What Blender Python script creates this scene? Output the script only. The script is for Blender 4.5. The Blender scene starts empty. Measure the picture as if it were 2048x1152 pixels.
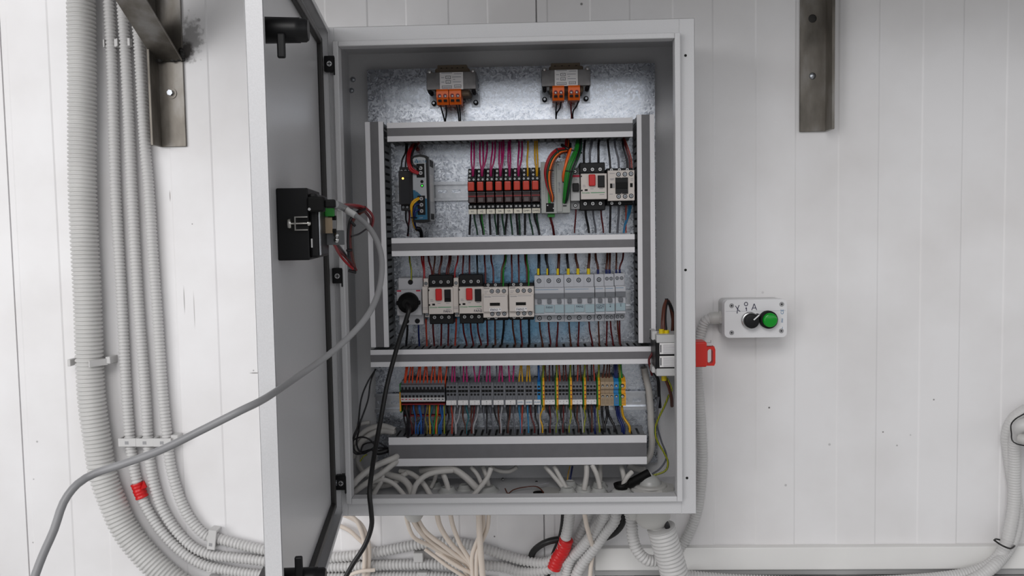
import bpy, math, random
from mathutils import Vector, Matrix, Euler
random.seed(7)
R_ = math.radians
scn = bpy.context.scene
COL = scn.collection

# ------------------------------------------------------------------ camera
F_PX = 1797.32
CAM = Vector((.35444, -1.67662, 1.47288))
ROT = Euler((R_(86.2053), R_(.99362), R_(1.93445)), 'XYZ')
cd = bpy.data.cameras.new('camera'); cd.sensor_width = 36; cd.lens = F_PX/2048*36
cd.clip_start = .02; cd.clip_end = 50
cam = bpy.data.objects.new('camera', cd); COL.objects.link(cam)
cam.location = CAM; cam.rotation_euler = ROT
scn.camera = cam
scn.view_settings.view_transform = 'Standard'
scn.view_settings.look = 'None'
scn.view_settings.gamma = 1
scn.view_settings.exposure = 0.0

# ------------------------------------------------------------------ world and lights
w = bpy.data.worlds.new('daylight'); scn.world = w; w.use_nodes = True
nt = w.node_tree; bg = nt.nodes['Background']
tc = nt.nodes.new('ShaderNodeTexCoord'); sx = nt.nodes.new('ShaderNodeSeparateXYZ')
mr = nt.nodes.new('ShaderNodeMapRange'); cr = nt.nodes.new('ShaderNodeValToRGB')
nt.links.new(tc.outputs['Generated'], sx.inputs[0])
nt.links.new(sx.outputs['Z'], mr.inputs['Value'])
mr.inputs['From Min'].default_value = -1; mr.inputs['From Max'].default_value = 1
nt.links.new(mr.outputs[0], cr.inputs[0]); nt.links.new(cr.outputs[0], bg.inputs[0])
e = cr.color_ramp.elements
e[0].position = 0; e[0].color = (.66, .65, .64, 1)
e[1].position = 1; e[1].color = (.50, .51, .53, 1)
for p, c in ((.40, (.60, .597, .594, 1)), (.49, (.55, .55, .56, 1)), (.545, (.85, .86, .88, 1)), (.58, (2.8, 2.83, 2.9, 1)), (.62, (2.5, 2.53, 2.6, 1)), (.66, (1.0, 1.01, 1.03, 1)), (.72, (.40, .40, .41, 1))):
    q = e.new(p); q.color = c
bg.inputs[1].default_value = .50

def area(name, loc, target, sx_, sy_, power, color=(1, 1, 1)):
    l = bpy.data.lights.new(name, 'AREA'); l.shape = 'RECTANGLE'; l.size = sx_; l.size_y = sy_
    l.energy = power; l.color = color
    o = bpy.data.objects.new(name, l); COL.objects.link(o); o.location = loc
    d = Vector(target) - Vector(loc); o.rotation_euler = d.to_track_quat('-Z', 'Y').to_euler()
    return o
area('daylight_opening', (-2.7, -3.3, 1.6), (0, 0, 1.3), 2.2, 2.4, 62, (1, .99, .99))
area('roof_light', (-.3, -3.3, 3.2), (.2, 0, 1.0), 2.0, 1.2, 46, (1, .98, .97))

# ------------------------------------------------------------------ pixel -> place
MR = ROT.to_matrix()
def ray(x, y):
    return MR @ Vector(((x-1024)/F_PX, -(y-576)/F_PX, -1))
def P(x, y, Y):
    d = ray(x, y); t = (Y-CAM.y)/d.y; return CAM + d*t
def PZ(x, y, Z):
    d = ray(x, y); t = (Z-CAM.z)/d.z; return CAM + d*t
def PX_(x, y, X):
    d = ray(x, y); t = (X-CAM.x)/d.x; return CAM + d*t
def rect(x0, y0, x1, y1, Y):
    a, b, c, d = P(x0, y0, Y), P(x1, y0, Y), P(x1, y1, Y), P(x0, y1, Y)
    return ((a.x+d.x)/2, (c.z+d.z)/2, (b.x+c.x)/2, (a.z+b.z)/2)      # X0, Z0, X1, Z1

# ------------------------------------------------------------------ materials
def srgb(r, g, b):
    f = lambda c: ((c/255+.055)/1.055)**2.4 if c > 10 else c/255/12.92
    return (f(r), f(g), f(b), 1)
MATS = {}
def mat(name, col, rough=.5, metal=0, noise=0, scale=40, bump=0, bscale=300, spec=.5, emit=None, estr=0):
    m = bpy.data.materials.new(name); m.use_nodes = True
    n = m.node_tree; b = n.nodes['Principled BSDF']
    b.inputs['Roughness'].default_value = rough; b.inputs['Metallic'].default_value = metal
    b.inputs['Specular IOR Level'].default_value = spec
    c = srgb(*col); b.inputs['Base Color'].default_value = c
    t = n.nodes.new('ShaderNodeTexCoord')
    if noise:
        x = n.nodes.new('ShaderNodeTexNoise'); x.inputs['Scale'].default_value = scale; x.inputs['Detail'].default_value = 4
        n.links.new(t.outputs['Object'], x.inputs['Vector'])
        r = n.nodes.new('ShaderNodeValToRGB')
        r.color_ramp.elements[0].position = .35; r.color_ramp.elements[1].position = .65
        r.color_ramp.elements[0].color = tuple(v*(1-noise) for v in c[:3])+(1,)
        r.color_ramp.elements[1].color = tuple(min(1, v*(1+noise*.5)) for v in c[:3])+(1,)
        n.links.new(x.outputs['Fac'], r.inputs[0]); n.links.new(r.outputs[0], b.inputs['Base Color'])
    if bump:
        x = n.nodes.new('ShaderNodeTexNoise'); x.inputs['Scale'].default_value = bscale; x.inputs['Detail'].default_value = 2
        n.links.new(t.outputs['Object'], x.inputs['Vector'])
        u = n.nodes.new('ShaderNodeBump'); u.inputs['Strength'].default_value = bump; u.inputs['Distance'].default_value = .001
        n.links.new(x.outputs['Fac'], u.inputs['Height']); n.links.new(u.outputs[0], b.inputs['Normal'])
    if emit:
        b.inputs['Emission Color'].default_value = srgb(*emit); b.inputs['Emission Strength'].default_value = estr
    MATS[name] = m
    return m
M = MATS
mat('cabinet_paint', (206, 206, 208), .42, noise=.04, scale=900, bump=.12, bscale=900)
mat('door_paint', (208, 208, 210), .30, noise=.04, scale=700, bump=.10, bscale=700)
mat('gasket_rubber', (38, 36, 35), .45)
mat('black_plastic', (17, 17, 19), .42, spec=.3)
mat('matt_black', (11, 11, 11), .6, spec=.25)
mat('dark_plastic', (40, 41, 46), .45, spec=.3)
mat('charcoal_plastic', (54, 53, 55), .5, spec=.3)
mat('duct_dark', (114, 113, 116), .55, noise=.05, scale=60)
mat('duct_body', (104, 106, 108), .55)
mat('duct_light', (236, 235, 238), .45)
mat('cream_plastic', (214, 206, 200), .45)
mat('white_plastic', (222, 222, 224), .4)
mat('breaker_grey', (190, 192, 198), .42)
mat('breaker_window', (160, 180, 188), .25)
mat('breaker_band', (110, 113, 119), .4)
mat('socket_grey', (196, 196, 200), .45)
mat('light_grey', (200, 200, 200), .45)
mat('mid_grey', (150, 150, 152), .5)
mat('plc_grey', (165, 168, 165), .5)
mat('terminal_grey', (112, 114, 120), .5)
mat('terminal_dark', (24, 24, 27), .6, spec=.25)
mat('beige_plastic', (170, 150, 125), .5)
mat('terminal_blue', (40, 130, 190), .45)
mat('terminal_yellow', (240, 170, 40), .45)
mat('terminal_green', (30, 130, 40), .45)
mat('red_base', (135, 20, 28), .5)
mat('red_button', (205, 30, 30), .35)
mat('relay_red', (196, 58, 38), .25)
mat('relay_smoke', (50, 26, 26), .3)
mat('relay_window', (92, 82, 82), .3)
mat('orange_plastic', (238, 104, 20), .4)
mat('brown_plastic', (118, 104, 86), .6)
mat('marker_paper', (225, 220, 205), .6)
mat('paper', (238, 236, 236), .55)
mat('print_ink', (40, 40, 52), .6)
mat('faint_ink', (135, 135, 145), .6)
mat('red_ink', (190, 40, 70), .6)
mat('green_ink', (55, 150, 95), .5)
mat('pen_ink', (22, 20, 60), .5)
mat('blue_ink', (60, 120, 160), .5)
mat('psu_teal', (18, 92, 125), .4)
mat('psu_face', (165, 168, 172), .4)
mat('screw_metal', (205, 205, 205), .25, metal=1)
mat('bolt_metal', (180, 184, 190), .35, metal=1)
mat('laminated_steel', (120, 118, 118), .45, metal=.7, noise=.2, scale=60)
mat('steel_clamp', (205, 203, 198), .25, metal=1)
mat('red_tape', (205, 22, 26), .35)
mat('red_handle', (208, 40, 28), .38)
mat('conduit_grey', (200, 199, 198), .42)
mat('conduit_dirty', (198, 197, 195), .42, noise=.06, scale=14)
mat('cable_grey', (136, 136, 138), .4)
mat('cable_white', (200, 197, 193), .45)
mat('cable_cream', (218, 206, 194), .45)
mat('cable_black', (16, 15, 16), .42)
mat('gland_grey', (190, 189, 186), .45)
mat('trim_white', (232, 231, 229), .35, noise=.03, scale=8)
mat('trim_grey', (170, 170, 170), .5)
mat('yellow_cap', (222, 196, 18), .45)
mat('green_lamp', (0, 128, 30), .18, emit=(0, 120, 25), estr=.25)
mat('green_led', (40, 220, 60), .3, emit=(60, 255, 60), estr=2.5)
mat('yellow_led', (255, 200, 90), .3, emit=(255, 190, 70), estr=5)
mat('grommet_clear', (185, 186, 184), .3)
WC = dict(black=(20, 18, 22), dark_red=(92, 20, 24), brown=(86, 42, 28), red=(160, 20, 30), purple=(158, 22, 92), magenta=(190, 40, 115),
          orange=(225, 70, 22), yellow=(212, 160, 22), green=(30, 125, 40), dark_green=(22, 62, 42), blue=(24, 88, 160), dark_blue=(20, 34, 92),
          light_blue=(40, 120, 165), grey=(96, 98, 106), white=(165, 165, 170), teal=(30, 100, 110), olive=(120, 110, 60), bright_orange=(240, 110, 40), rust=(172, 60, 44))
for k, c in WC.items(): mat('wire_'+k, c, .4)
def striped(name, a, b, scale):
    m = mat(name, a, .4); n = m.node_tree; t = n.nodes.new('ShaderNodeTexCoord')
    wv = n.nodes.new('ShaderNodeTexWave'); wv.inputs['Scale'].default_value = scale; wv.bands_direction = 'X'
    wv.inputs['Distortion'].default_value = 1.5
    r = n.nodes.new('ShaderNodeValToRGB'); r.color_ramp.elements[0].color = srgb(*a); r.color_ramp.elements[1].color = srgb(*b)
    r.color_ramp.elements[0].position = .52; r.color_ramp.elements[1].position = .56
    n.links.new(t.outputs['Object'], wv.inputs['Vector']); n.links.new(wv.outputs['Fac'], r.inputs[0])
    n.links.new(r.outputs[0], n.nodes['Principled BSDF'].inputs['Base Color'])
striped('wire_yellow_green', (182, 166, 34), (54, 104, 38), 120)

def galvanised(name, dark, light, rough, tint=None):
    m = mat(name, light, rough, metal=1); n = m.node_tree; b = n.nodes['Principled BSDF']
    t = n.nodes.new('ShaderNodeTexCoord')
    nz = n.nodes.new('ShaderNodeTexNoise'); nz.inputs['Scale'].default_value = 55; nz.inputs['Detail'].default_value = 3
    ad = n.nodes.new('ShaderNodeMixRGB'); ad.inputs[0].default_value = .02
    n.links.new(t.outputs['Object'], nz.inputs['Vector'])
    n.links.new(t.outputs['Object'], ad.inputs[1]); n.links.new(nz.outputs['Color'], ad.inputs[2])
    v = n.nodes.new('ShaderNodeTexVoronoi'); v.inputs['Scale'].default_value = 330
    n.links.new(ad.outputs[0], v.inputs['Vector'])
    r = n.nodes.new('ShaderNodeValToRGB'); r.color_ramp.elements[0].color = srgb(*dark); r.color_ramp.elements[1].color = srgb(*light)
    n.links.new(v.outputs['Color'], r.inputs[0])
    out = r.outputs[0]
    if tint:                                                       # a bluish tint over part of the sheet
        sp = n.nodes.new('ShaderNodeVectorMath'); sp.operation = 'SUBTRACT'; sp.inputs[1].default_value = tint[1]
        n.links.new(t.outputs['Object'], sp.inputs[0])
        sc = n.nodes.new('ShaderNodeVectorMath'); sc.operation = 'MULTIPLY'; sc.inputs[1].default_value = tint[2]
        n.links.new(sp.outputs[0], sc.inputs[0])
        ln = n.nodes.new('ShaderNodeVectorMath'); ln.operation = 'LENGTH'; n.links.new(sc.outputs[0], ln.inputs[0])
        n2 = n.nodes.new('ShaderNodeTexNoise'); n2.inputs['Scale'].default_value = 14; n.links.new(t.outputs['Object'], n2.inputs['Vector'])
        a2 = n.nodes.new('ShaderNodeMath'); a2.operation = 'ADD'; n.links.new(ln.outputs['Value'], a2.inputs[0]); n.links.new(n2.outputs['Fac'], a2.inputs[1])
        m2 = n.nodes.new('ShaderNodeMapRange'); m2.inputs['From Min'].default_value = 1.1; m2.inputs['From Max'].default_value = 1.7
        m2.inputs['To Min'].default_value = .75; m2.inputs['To Max'].default_value = 0
        n.links.new(a2.outputs[0], m2.inputs['Value'])
        mx = n.nodes.new('ShaderNodeMixRGB'); mx.blend_type = 'MULTIPLY'; mx.inputs[2].default_value = srgb(*tint[0])
        n.links.new(m2.outputs[0], mx.inputs[0]); n.links.new(out, mx.inputs[1]); out = mx.outputs[0]
    n.links.new(out, b.inputs['Base Color'])
    rr = n.nodes.new('ShaderNodeMapRange'); rr.inputs['To Min'].default_value = rough-.08; rr.inputs['To Max'].default_value = rough+.12
    n.links.new(v.outputs['Color'], rr.inputs['Value']); n.links.new(rr.outputs[0], b.inputs['Roughness'])
    u = n.nodes.new('ShaderNodeBump'); u.inputs['Strength'].default_value = .35; u.inputs['Distance'].default_value = .001
    n.links.new(nz.outputs['Fac'], u.inputs['Height']); n.links.new(u.outputs[0], b.inputs['Normal'])
galvanised('galvanised_plate', (176, 182, 192), (224, 228, 235), .25, tint=((95, 185, 225), tuple(P(1010, 612, -.02)-Vector((.3, -.11, 1.0))), (6.5, 0, 9.5)))
mat('rail_zinc', (214, 217, 222), .22, metal=1, noise=.08, scale=120)

def steel_mat():
    m = mat('mill_steel', (120, 118, 112), .42, metal=.75, bump=.2, bscale=80); n = m.node_tree; b = n.nodes['Principled BSDF']
    t = n.nodes.new('ShaderNodeTexCoord'); x = n.nodes.new('ShaderNodeTexNoise'); x.inputs['Scale'].default_value = 16; x.inputs['Detail'].default_value = 6
    mp = n.nodes.new('ShaderNodeMapping'); mp.inputs['Scale'].default_value = (1.2, 1.2, .5)
    n.links.new(t.outputs['Object'], mp.inputs[0]); n.links.new(mp.outputs[0], x.inputs['Vector'])
    r = n.nodes.new('ShaderNodeValToRGB'); e = r.color_ramp.elements
    e[0].position = .32; e[0].color = srgb(84, 80, 74); e[1].position = .68; e[1].color = srgb(150, 148, 145)
    k = e.new(.5); k.color = srgb(118, 113, 106)
    n.links.new(x.outputs['Fac'], r.inputs[0]); n.links.new(r.outputs[0], b.inputs['Base Color'])
steel_mat()
mat('weld_soot', (40, 38, 36), .7, noise=.5, scale=90, bump=.8, bscale=160)

def wall_mat():
    m = mat('panel_paint', (233, 232, 233), .38, bump=.04, bscale=250, spec=.4); n = m.node_tree; b = n.nodes['Principled BSDF']
    t = n.nodes.new('ShaderNodeTexCoord')
    x = n.nodes.new('ShaderNodeTexNoise'); x.inputs['Scale'].default_value = 5; x.inputs['Detail'].default_value = 6
    n.links.new(t.outputs['Object'], x.inputs['Vector'])
    r = n.nodes.new('ShaderNodeValToRGB'); r.color_ramp.elements[0].position = .3; r.color_ramp.elements[1].position = .6
    r.color_ramp.elements[0].color = srgb(224, 222, 222); r.color_ramp.elements[1].color = srgb(235, 234, 235)
    n.links.new(x.outputs['Fac'], r.inputs[0]); out = r.outputs[0]
    def blot(pos, rad, col, amt, rag=0.0, stretch=(1, 1, 1)):
        nonlocal out
        s = n.nodes.new('ShaderNodeVectorMath'); s.operation = 'SUBTRACT'; s.inputs[1].default_value = pos
        n.links.new(t.outputs['Object'], s.inputs[0])
        k = n.nodes.new('ShaderNodeVectorMath'); k.operation = 'MULTIPLY'; k.inputs[1].default_value = stretch; n.links.new(s.outputs[0], k.inputs[0])
        l = n.nodes.new('ShaderNodeVectorMath'); l.operation = 'LENGTH'; n.links.new(k.outputs[0], l.inputs[0])
        v = l.outputs['Value']
        if rag:
            z = n.nodes.new('ShaderNodeTexNoise'); z.inputs['Scale'].default_value = 90; z.inputs['Detail'].default_value = 5
            n.links.new(t.outputs['Object'], z.inputs['Vector'])
            a = n.nodes.new('ShaderNodeMath'); a.operation = 'MULTIPLY_ADD'; a.inputs[1].default_value = rag
            n.links.new(z.outputs['Fac'], a.inputs[0]); n.links.new(v, a.inputs[2]); v = a.outputs[0]
        g = n.nodes.new('ShaderNodeMapRange'); g.inputs['From Min'].default_value = rad*.5+rag*.5; g.inputs['From Max'].default_value = rad+rag*.5
        g.inputs['To Min'].default_value = amt; g.inputs['To Max'].default_value = 0; n.links.new(v, g.inputs['Value'])
        q = n.nodes.new('ShaderNodeMixRGB'); q.inputs[2].default_value = srgb(*col)
        n.links.new(g.outputs[0], q.inputs[0]); n.links.new(out, q.inputs[1]); out = q.outputs[0]
    for (px, py, rad, amt) in ((1538, 815, .0022, .9), (1867, 799, .002, .7), (1766, 864, .002, .7), (1659, 889, .003, .35), (1794, 891, .002, .5),
                               (1571, 970, .003, .35), (1163, 8, .003, .8), (989, 1073, .002, .8), (75, 883, .0025, .5), (68, 958, .002, .4), (66, 1085, .002, .5),
                               (398, 40, .004, .5), (367, 236, .0015, .8), (373, 260, .0012, .8), (385, 448, .0015, .7), (507, 741, .002, .5), (1821, 870, .002, .3), (1525, 585, .003, .2)):
        q = P(px, py, 0); blot(q, rad, (70, 66, 64), amt, stretch=(1, 0, 1))
    q = P(372, 102, 0); blot(q, .018, (52, 48, 46), .95, .02, (1, 0, .8))
    q = P(384, 78, 0); blot(q, .030, (92, 88, 86), .55, .075, (1.3, 0, .7))
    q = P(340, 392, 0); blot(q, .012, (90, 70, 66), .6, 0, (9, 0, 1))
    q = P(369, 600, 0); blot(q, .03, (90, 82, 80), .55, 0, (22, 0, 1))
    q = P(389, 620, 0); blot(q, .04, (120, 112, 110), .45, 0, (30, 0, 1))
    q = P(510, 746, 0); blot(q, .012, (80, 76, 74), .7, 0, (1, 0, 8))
    q = P(1515, 1136, 0); blot(q, .03, (190, 188, 186), .4, .02, (1, 0, 2))
    n.links.new(out, b.inputs['Base Color'])
wall_mat()

# ------------------------------------------------------------------ mesh builder
class MB:
    def __init__(s): s.v = []; s.f = []; s.m = []; s.sm = []; s.mats = []
    def mi(s, m):
        if m not in s.mats: s.mats.append(m)
        return s.mats.index(m)
    def add(s, vs, fs, m, smooth=False):
        o = len(s.v); s.v += [Vector(v) for v in vs]; k = s.mi(m)
        for f in fs: s.f.append(tuple(i+o for i in f)); s.m.append(k); s.sm.append(smooth)
        return s
    def box(s, x0, y0, z0, x1, y1, z1, m):
        if x0 > x1: x0, x1 = x1, x0
        if y0 > y1: y0, y1 = y1, y0
        if z0 > z1: z0, z1 = z1, z0
        v = [(x0, y0, z0), (x1, y0, z0), (x1, y1, z0), (x0, y1, z0), (x0, y0, z1), (x1, y0, z1), (x1, y1, z1), (x0, y1, z1)]
        return s.add(v, [(0, 3, 2, 1), (4, 5, 6, 7), (0, 1, 5, 4), (1, 2, 6, 5), (2, 3, 7, 6), (3, 0, 4, 7)], m)
    def prism(s, poly, d, m, caps=True, smooth=False):            # poly: 3-D loop; d: extrusion vector
        n = len(poly); v = [Vector(p) for p in poly]; v += [p+Vector(d) for p in v]
        f = [(i, (i+1) % n, n+(i+1) % n, n+i) for i in range(n)]
        s.add(v, f, m, smooth)
        if caps: s.add(v[:n], [tuple(reversed(range(n)))], m); s.add(v[n:], [tuple(range(n))], m)
        return s
    def cyl(s, a, b, r, m, n=16, r2=None, caps=True):
        a = Vector(a); b = Vector(b); r2 = r if r2 is None else r2
        t = (b-a).normalized(); u = t.orthogonal().normalized(); w_ = t.cross(u)
        v = [a+(u*math.cos(q)+w_*math.sin(q))*r for q in [2*math.pi*i/n for i in range(n)]]
        v += [b+(u*math.cos(q)+w_*math.sin(q))*r2 for q in [2*math.pi*i/n for i in range(n)]]
        s.add(v, [(i, (i+1) % n, n+(i+1) % n, n+i) for i in range(n)], m, True)
        if caps: s.add(v[:n], [tuple(reversed(range(n)))], m); s.add(v[n:], [tuple(range(n))], m)
        return s
    def lathe(s, o, ax, prof, m, n=24, smooth=True):              # prof: (distance along axis, radius)
        o = Vector(o); t = Vector(ax).normalized(); u = t.orthogonal().normalized(); w_ = t.cross(u)
        v = []
        for (h, r) in prof:
            for i in range(n):
                q = 2*math.pi*i/n; v.append(o+t*h+(u*math.cos(q)+w_*math.sin(q))*r)
        f = []
        for k in range(len(prof)-1):
            for i in range(n): f.append((k*n+i, k*n+(i+1) % n, (k+1)*n+(i+1) % n, (k+1)*n+i))
        s.add(v, f, m, smooth)
        if prof[0][1] > 1e-5: s.add(v[:n], [tuple(reversed(range(n)))], m)
        if prof[-1][1] > 1e-5: s.add(v[-n:], [tuple(range(n))], m)
        return s
    def tube(s, pts, r, m, n=10, rad=None, caps=True):            # pts already sampled
        N = len(pts); T = []
        for i in range(N):
            a = pts[max(0, i-1)]; b = pts[min(N-1, i+1)]; d = b-a
            T.append(d.normalized() if d.length > 1e-9 else Vector((0, 0, 1)))
        u = T[0].orthogonal().normalized(); v = []; f = []
        for i in range(N):
            u = (u - T[i]*u.dot(T[i])); u.normalize(); w_ = T[i].cross(u); rr = rad[i] if rad else r
            for k in range(n):
                q = 2*math.pi*k/n; v.append(pts[i]+(u*math.cos(q)+w_*math.sin(q))*rr)
        for i in range(N-1):
            for k in range(n): f.append((i*n+k, i*n+(k+1) % n, (i+1)*n+(k+1) % n, (i+1)*n+k))
        s.add(v, f, m, True)
        if caps: s.add(v[:n], [tuple(reversed(range(n)))], m); s.add(v[-n:], [tuple(range(n))], m)
        return s
    def screw(s, x, y, z, r, m='screw_metal', ring=True, d=.0012, slot=True):   # a screw head seen from the front (-Y)
        if ring:
            s.cyl((x, y+.0003, z), (x, y-.0003, z), r*1.28, 'terminal_dark', 14)
        s.cyl((x, y, z), (x, y-d, z), r, m, 14, r*.86)
        if slot:
            s.box(x-r*.62, y-d-.0001, z-r*.13, x+r*.62, y-d, z+r*.13, 'terminal_dark')
            s.box(x-r*.13, y-d-.0001, z-r*.62, x+r*.13, y-d, z+r*.62, 'terminal_dark')
        return s
    def build(s, name, parent=None, origin=None, bevel=0, seg=1):
        me = bpy.data.meshes.new(name)
        o = Vector(origin) if origin is not None else (Vector(parent.get('_o', (0, 0, 0))) if parent else None)
        if o is None:
            xs = [v.x for v in s.v]; ys = [v.y for v in s.v]; zs = [v.z for v in s.v]
            o = Vector(((min(xs)+max(xs))/2, (min(ys)+max(ys))/2, min(zs)))
        me.from_pydata([v-o for v in s.v], [], s.f)
        for k in s.mats: me.materials.append(MATS[k])
        me.polygons.foreach_set('material_index', s.m); me.polygons.foreach_set('use_smooth', s.sm)
        me.validate(); me.update()
        ob = bpy.data.objects.new(name, me); COL.objects.link(ob)
        if parent: ob.parent = parent
        else: ob.location = o
        ob['_o'] = tuple(o)
        if parent and origin is None: ob.location = o-Vector(parent['_o'])
        elif parent: ob.location = o-Vector(parent['_o'])
        if bevel:
            b = ob.modifiers.new('bevel', 'BEVEL'); b.width = bevel; b.segments = seg; b.limit_method = 'ANGLE'; b.angle_limit = R_(50)
        return ob

def tag(o, label, cat, group=None):
    o['label'] = label; o['category'] = cat
    if group: o['group'] = group
    return o
def thing(name, label, cat, loc, group=None):
    o = bpy.data.objects.new(name, None); COL.objects.link(o); o.location = loc; o['_o'] = tuple(loc)
    o.empty_display_size = .01
    return tag(o, label, cat, group)
def copy_tree(o, parent=None, off=None):
    c = o.copy(); COL.objects.link(c); c.parent = parent
    if off is not None: c.location = o.location + Vector(off)
    for ch in [x for x in o.children]: copy_tree(ch, c)
    return c
def spline(pts, step=.004):
    p = [Vector(q) for q in pts]
    if len(p) == 2: p = [p[0], (p[0]+p[1])/2, p[1]]
    e = [p[0]*2-p[1]]+p+[p[-1]*2-p[-2]]; out = []
    for i in range(1, len(e)-2):
        a, b, c, d = e[i-1:i+3]; n = max(2, int((c-b).length/step))
        for k in range(n):
            t = k/n
            out.append(.5*((2*b)+(c-a)*t+(2*a-5*b+4*c-d)*t*t+(3*b-a-3*c+d)*t**3))
    out.append(p[-1]); return out
def resample(pts, step):
    out = [pts[0]]; acc = 0
    for i in range(1, len(pts)):
        a = pts[i-1]; b = pts[i]; L = (b-a).length
        if L < 1e-9: continue
        while acc+L >= step:
            t = (step-acc)/L; a = a+(b-a)*t; out.append(a.copy()); L = (b-a).length; acc = 0
        acc += L
    return out
def wire(pts, col, r, label, group=None, name='wire', cat='wire', m=None, step=.004, n=7):
    """pts: (px, py, Y) or Vectors"""
    q = [p if isinstance(p, Vector) else P(*p) for p in pts]
    if name == 'wire' and r < .0021: r *= 1.2
    b = MB(); b.tube(spline(q, step), r, m or 'wire_'+col, n)
    return tag(b.build(name), label, cat, group)
def conduit(pts, R, pitch, label, group=None, m='conduit_grey', depth=.21, n=20, name='corrugated_conduit'):
    q = [p if isinstance(p, Vector) else P(*p) for p in pts]
    s = resample(spline(q, .004), pitch/6)
    pat = (1, 1, 1-depth*.25, 1-depth, 1-depth, 1-depth*.25); rad = [R*pat[i % 6] for i in range(len(s))]
    b = MB(); b.tube(s, R, m, n, rad)
    return tag(b.build(name), label, 'conduit', group)
def lettering(txt, size, loc, m, parent, name='lettering', rot=(math.pi/2, 0, 0), sx=1, thick=.00015):
    cu = bpy.data.curves.new(name, 'FONT'); cu.body = txt; cu.size = size; cu.align_x = 'CENTER'; cu.align_y = 'CENTER'; cu.extrude = thick; cu.resolution_u = 2
    t = bpy.data.objects.new('tmp', cu); COL.objects.link(t)
    bpy.context.view_layer.update()
    me = bpy.data.meshes.new_from_object(t.evaluated_get(bpy.context.evaluated_depsgraph_get()))
    bpy.data.objects.remove(t); bpy.data.curves.remove(cu)
    me.transform(Matrix.Diagonal((sx, 1, 1, 1))); me.transform(Euler(rot).to_matrix().to_4x4())
    me.materials.clear(); me.materials.append(MATS[m])
    o = bpy.data.objects.new(name, me); COL.objects.link(o); o.parent = parent; o.location = Vector(loc)-Vector(parent['_o']); o['_o'] = tuple(loc)
    return o
ORD = ['first', 'second', 'third', 'fourth', 'fifth', 'sixth', 'seventh', 'eighth', 'ninth', 'tenth', 'eleventh', 'twelfth', 'thirteenth', 'fourteenth']
def struct(o): o['kind'] = 'structure'; return o

class Dev:
    """a device seen from the front, laid out by fractions of its front rectangle"""
    def __init__(s, name, label, cat, px, yb, yf, group=None, ref=None):
        s.X0, s.Z0, s.X1, s.Z1 = rect(*px, ref if ref is not None else yf); s.yb = yb; s.yf = yf
        s.root = thing(name, label, cat, ((s.X0+s.X1)/2, yb, s.Z0), group)
    def x(s, u): return s.X0+(s.X1-s.X0)*u
    def z(s, v): return s.Z1+(s.Z0-s.Z1)*v
    def bx(s, b, u0, v0, u1, v1, y0, y1, m): b.box(s.x(u0), y0, s.z(v1), s.x(u1), y1, s.z(v0), m); return b
    def part(s, name, u0, v0, u1, v1, y0, y1, m, bevel=.0005, parent=None):
        b = MB(); s.bx(b, u0, v0, u1, v1, y0, y1, m); return b.build(name, parent or s.root, bevel=bevel)
    def screws(s, lst, y, r, name='terminal_screw', parent=None, **k):
        for (u, v) in lst:
            b = MB(); b.screw(s.x(u), y, s.z(v), r, **k); b.build(name, parent or s.root)
    def text(s, t, u, v, size, y, m='print_ink', sx=1, parent=None, rot=(math.pi/2, 0, 0)):
        return lettering(t, size, (s.x(u), y-.0002, s.z(v)), m, parent or s.root, rot=rot, sx=sx)

# ================================================================== SETTING
D = .22; ZB = 1.0; ZT = 1.8
# sandwich-panel wall with its shallow vertical profile
def wall():
    J = [P(28, 576, 0).x, P(1081, 576, 0).x]; J.append(J[1]+(J[1]-J[0])); J.insert(0, J[0]-(J[1]-J[0]))
    h = (P(2000, 900, 0).x-P(1511, 900, 0).x)/3
    prof = []; x0, x1 = -2.6, 3.2; steps = []
    LR = P(1511, 900, 0).x-2*h; LL = P(975, 20, 0).x            # panels either side of the middle joint
    for k in range(14):
        if J[2] < LR+k*h < x1: steps.append((LR+k*h, 'up'))
        if J[2] < LR+k*h-h*.52 < x1: steps.append((LR+k*h-h*.52, 'dn'))
    for k in range(20):
        if LL-k*h > x0: steps.append((LL-k*h, 'up'))
        if LL-k*h-h*.48 > x0: steps.append((LL-k*h-h*.48, 'dn'))
    prof.append((x0, 0)); lvl = 0
    cur = 0
    ev = [(s, t) for s, t in steps if all(abs(s-j) > .006 for j in J)]+[(j, 'joint') for j in J]
    ev.sort()
    for s, t in ev:
        if t == 'up': prof += [(s-.0015, cur), (s+.0015, -.0013)]; cur = -.0013
        elif t == 'dn': prof += [(s-.0015, cur), (s+.0015, 0)]; cur = 0
        else: prof += [(s-.0014, cur), (s-.0009, .006), (s+.0009, .006), (s+.0014, cur)]
    prof.append((x1, cur))
    b = MB(); z0, z1 = 0, 2.9
    poly = [(x, y, z0) for x, y in prof]+[(x1, .06, z0), (x0, .06, z0)]
    b.prism(poly, (0, 0, z1-z0), 'panel_paint')
    o = b.build('wall_back'); struct(o)
    # mesh origin so that object coordinates equal world coordinates for the stains
    d = Vector(o['_o']); o.data.transform(Matrix.Translation(d)); o.location = (0, 0, 0)
wall()
# ledge at the foot of the wall panels
a = P(1190, 1106, -.02); c = P(1700, 1137, -.02)
zt = P(1600, 1095, -.018).z; zb = P(1600, 1140, -.018).z
b = MB(); b.box(a.x, 0, zb, 3.2, -.018, zt, 'trim_white'); struct(b.build('trim_1', bevel=.002, seg=2))
b = MB(); b.box(a.x, 0, zb-.012, 3.2, -.010, zb-.0004, 'trim_grey'); b.box(a.x, 0, zb-.5, 3.2, -.03, zb-.016, 'trim_grey'); struct(b.build('trim_2'))
# unseen deck carried by the brackets, added and sized to shade the wall
b = MB(); b.box(-.42, -.80, 2.02, 2.2, -.004, 2.06, 'trim_grey'); struct(b.build('overhead_shade_deck'))

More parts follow.
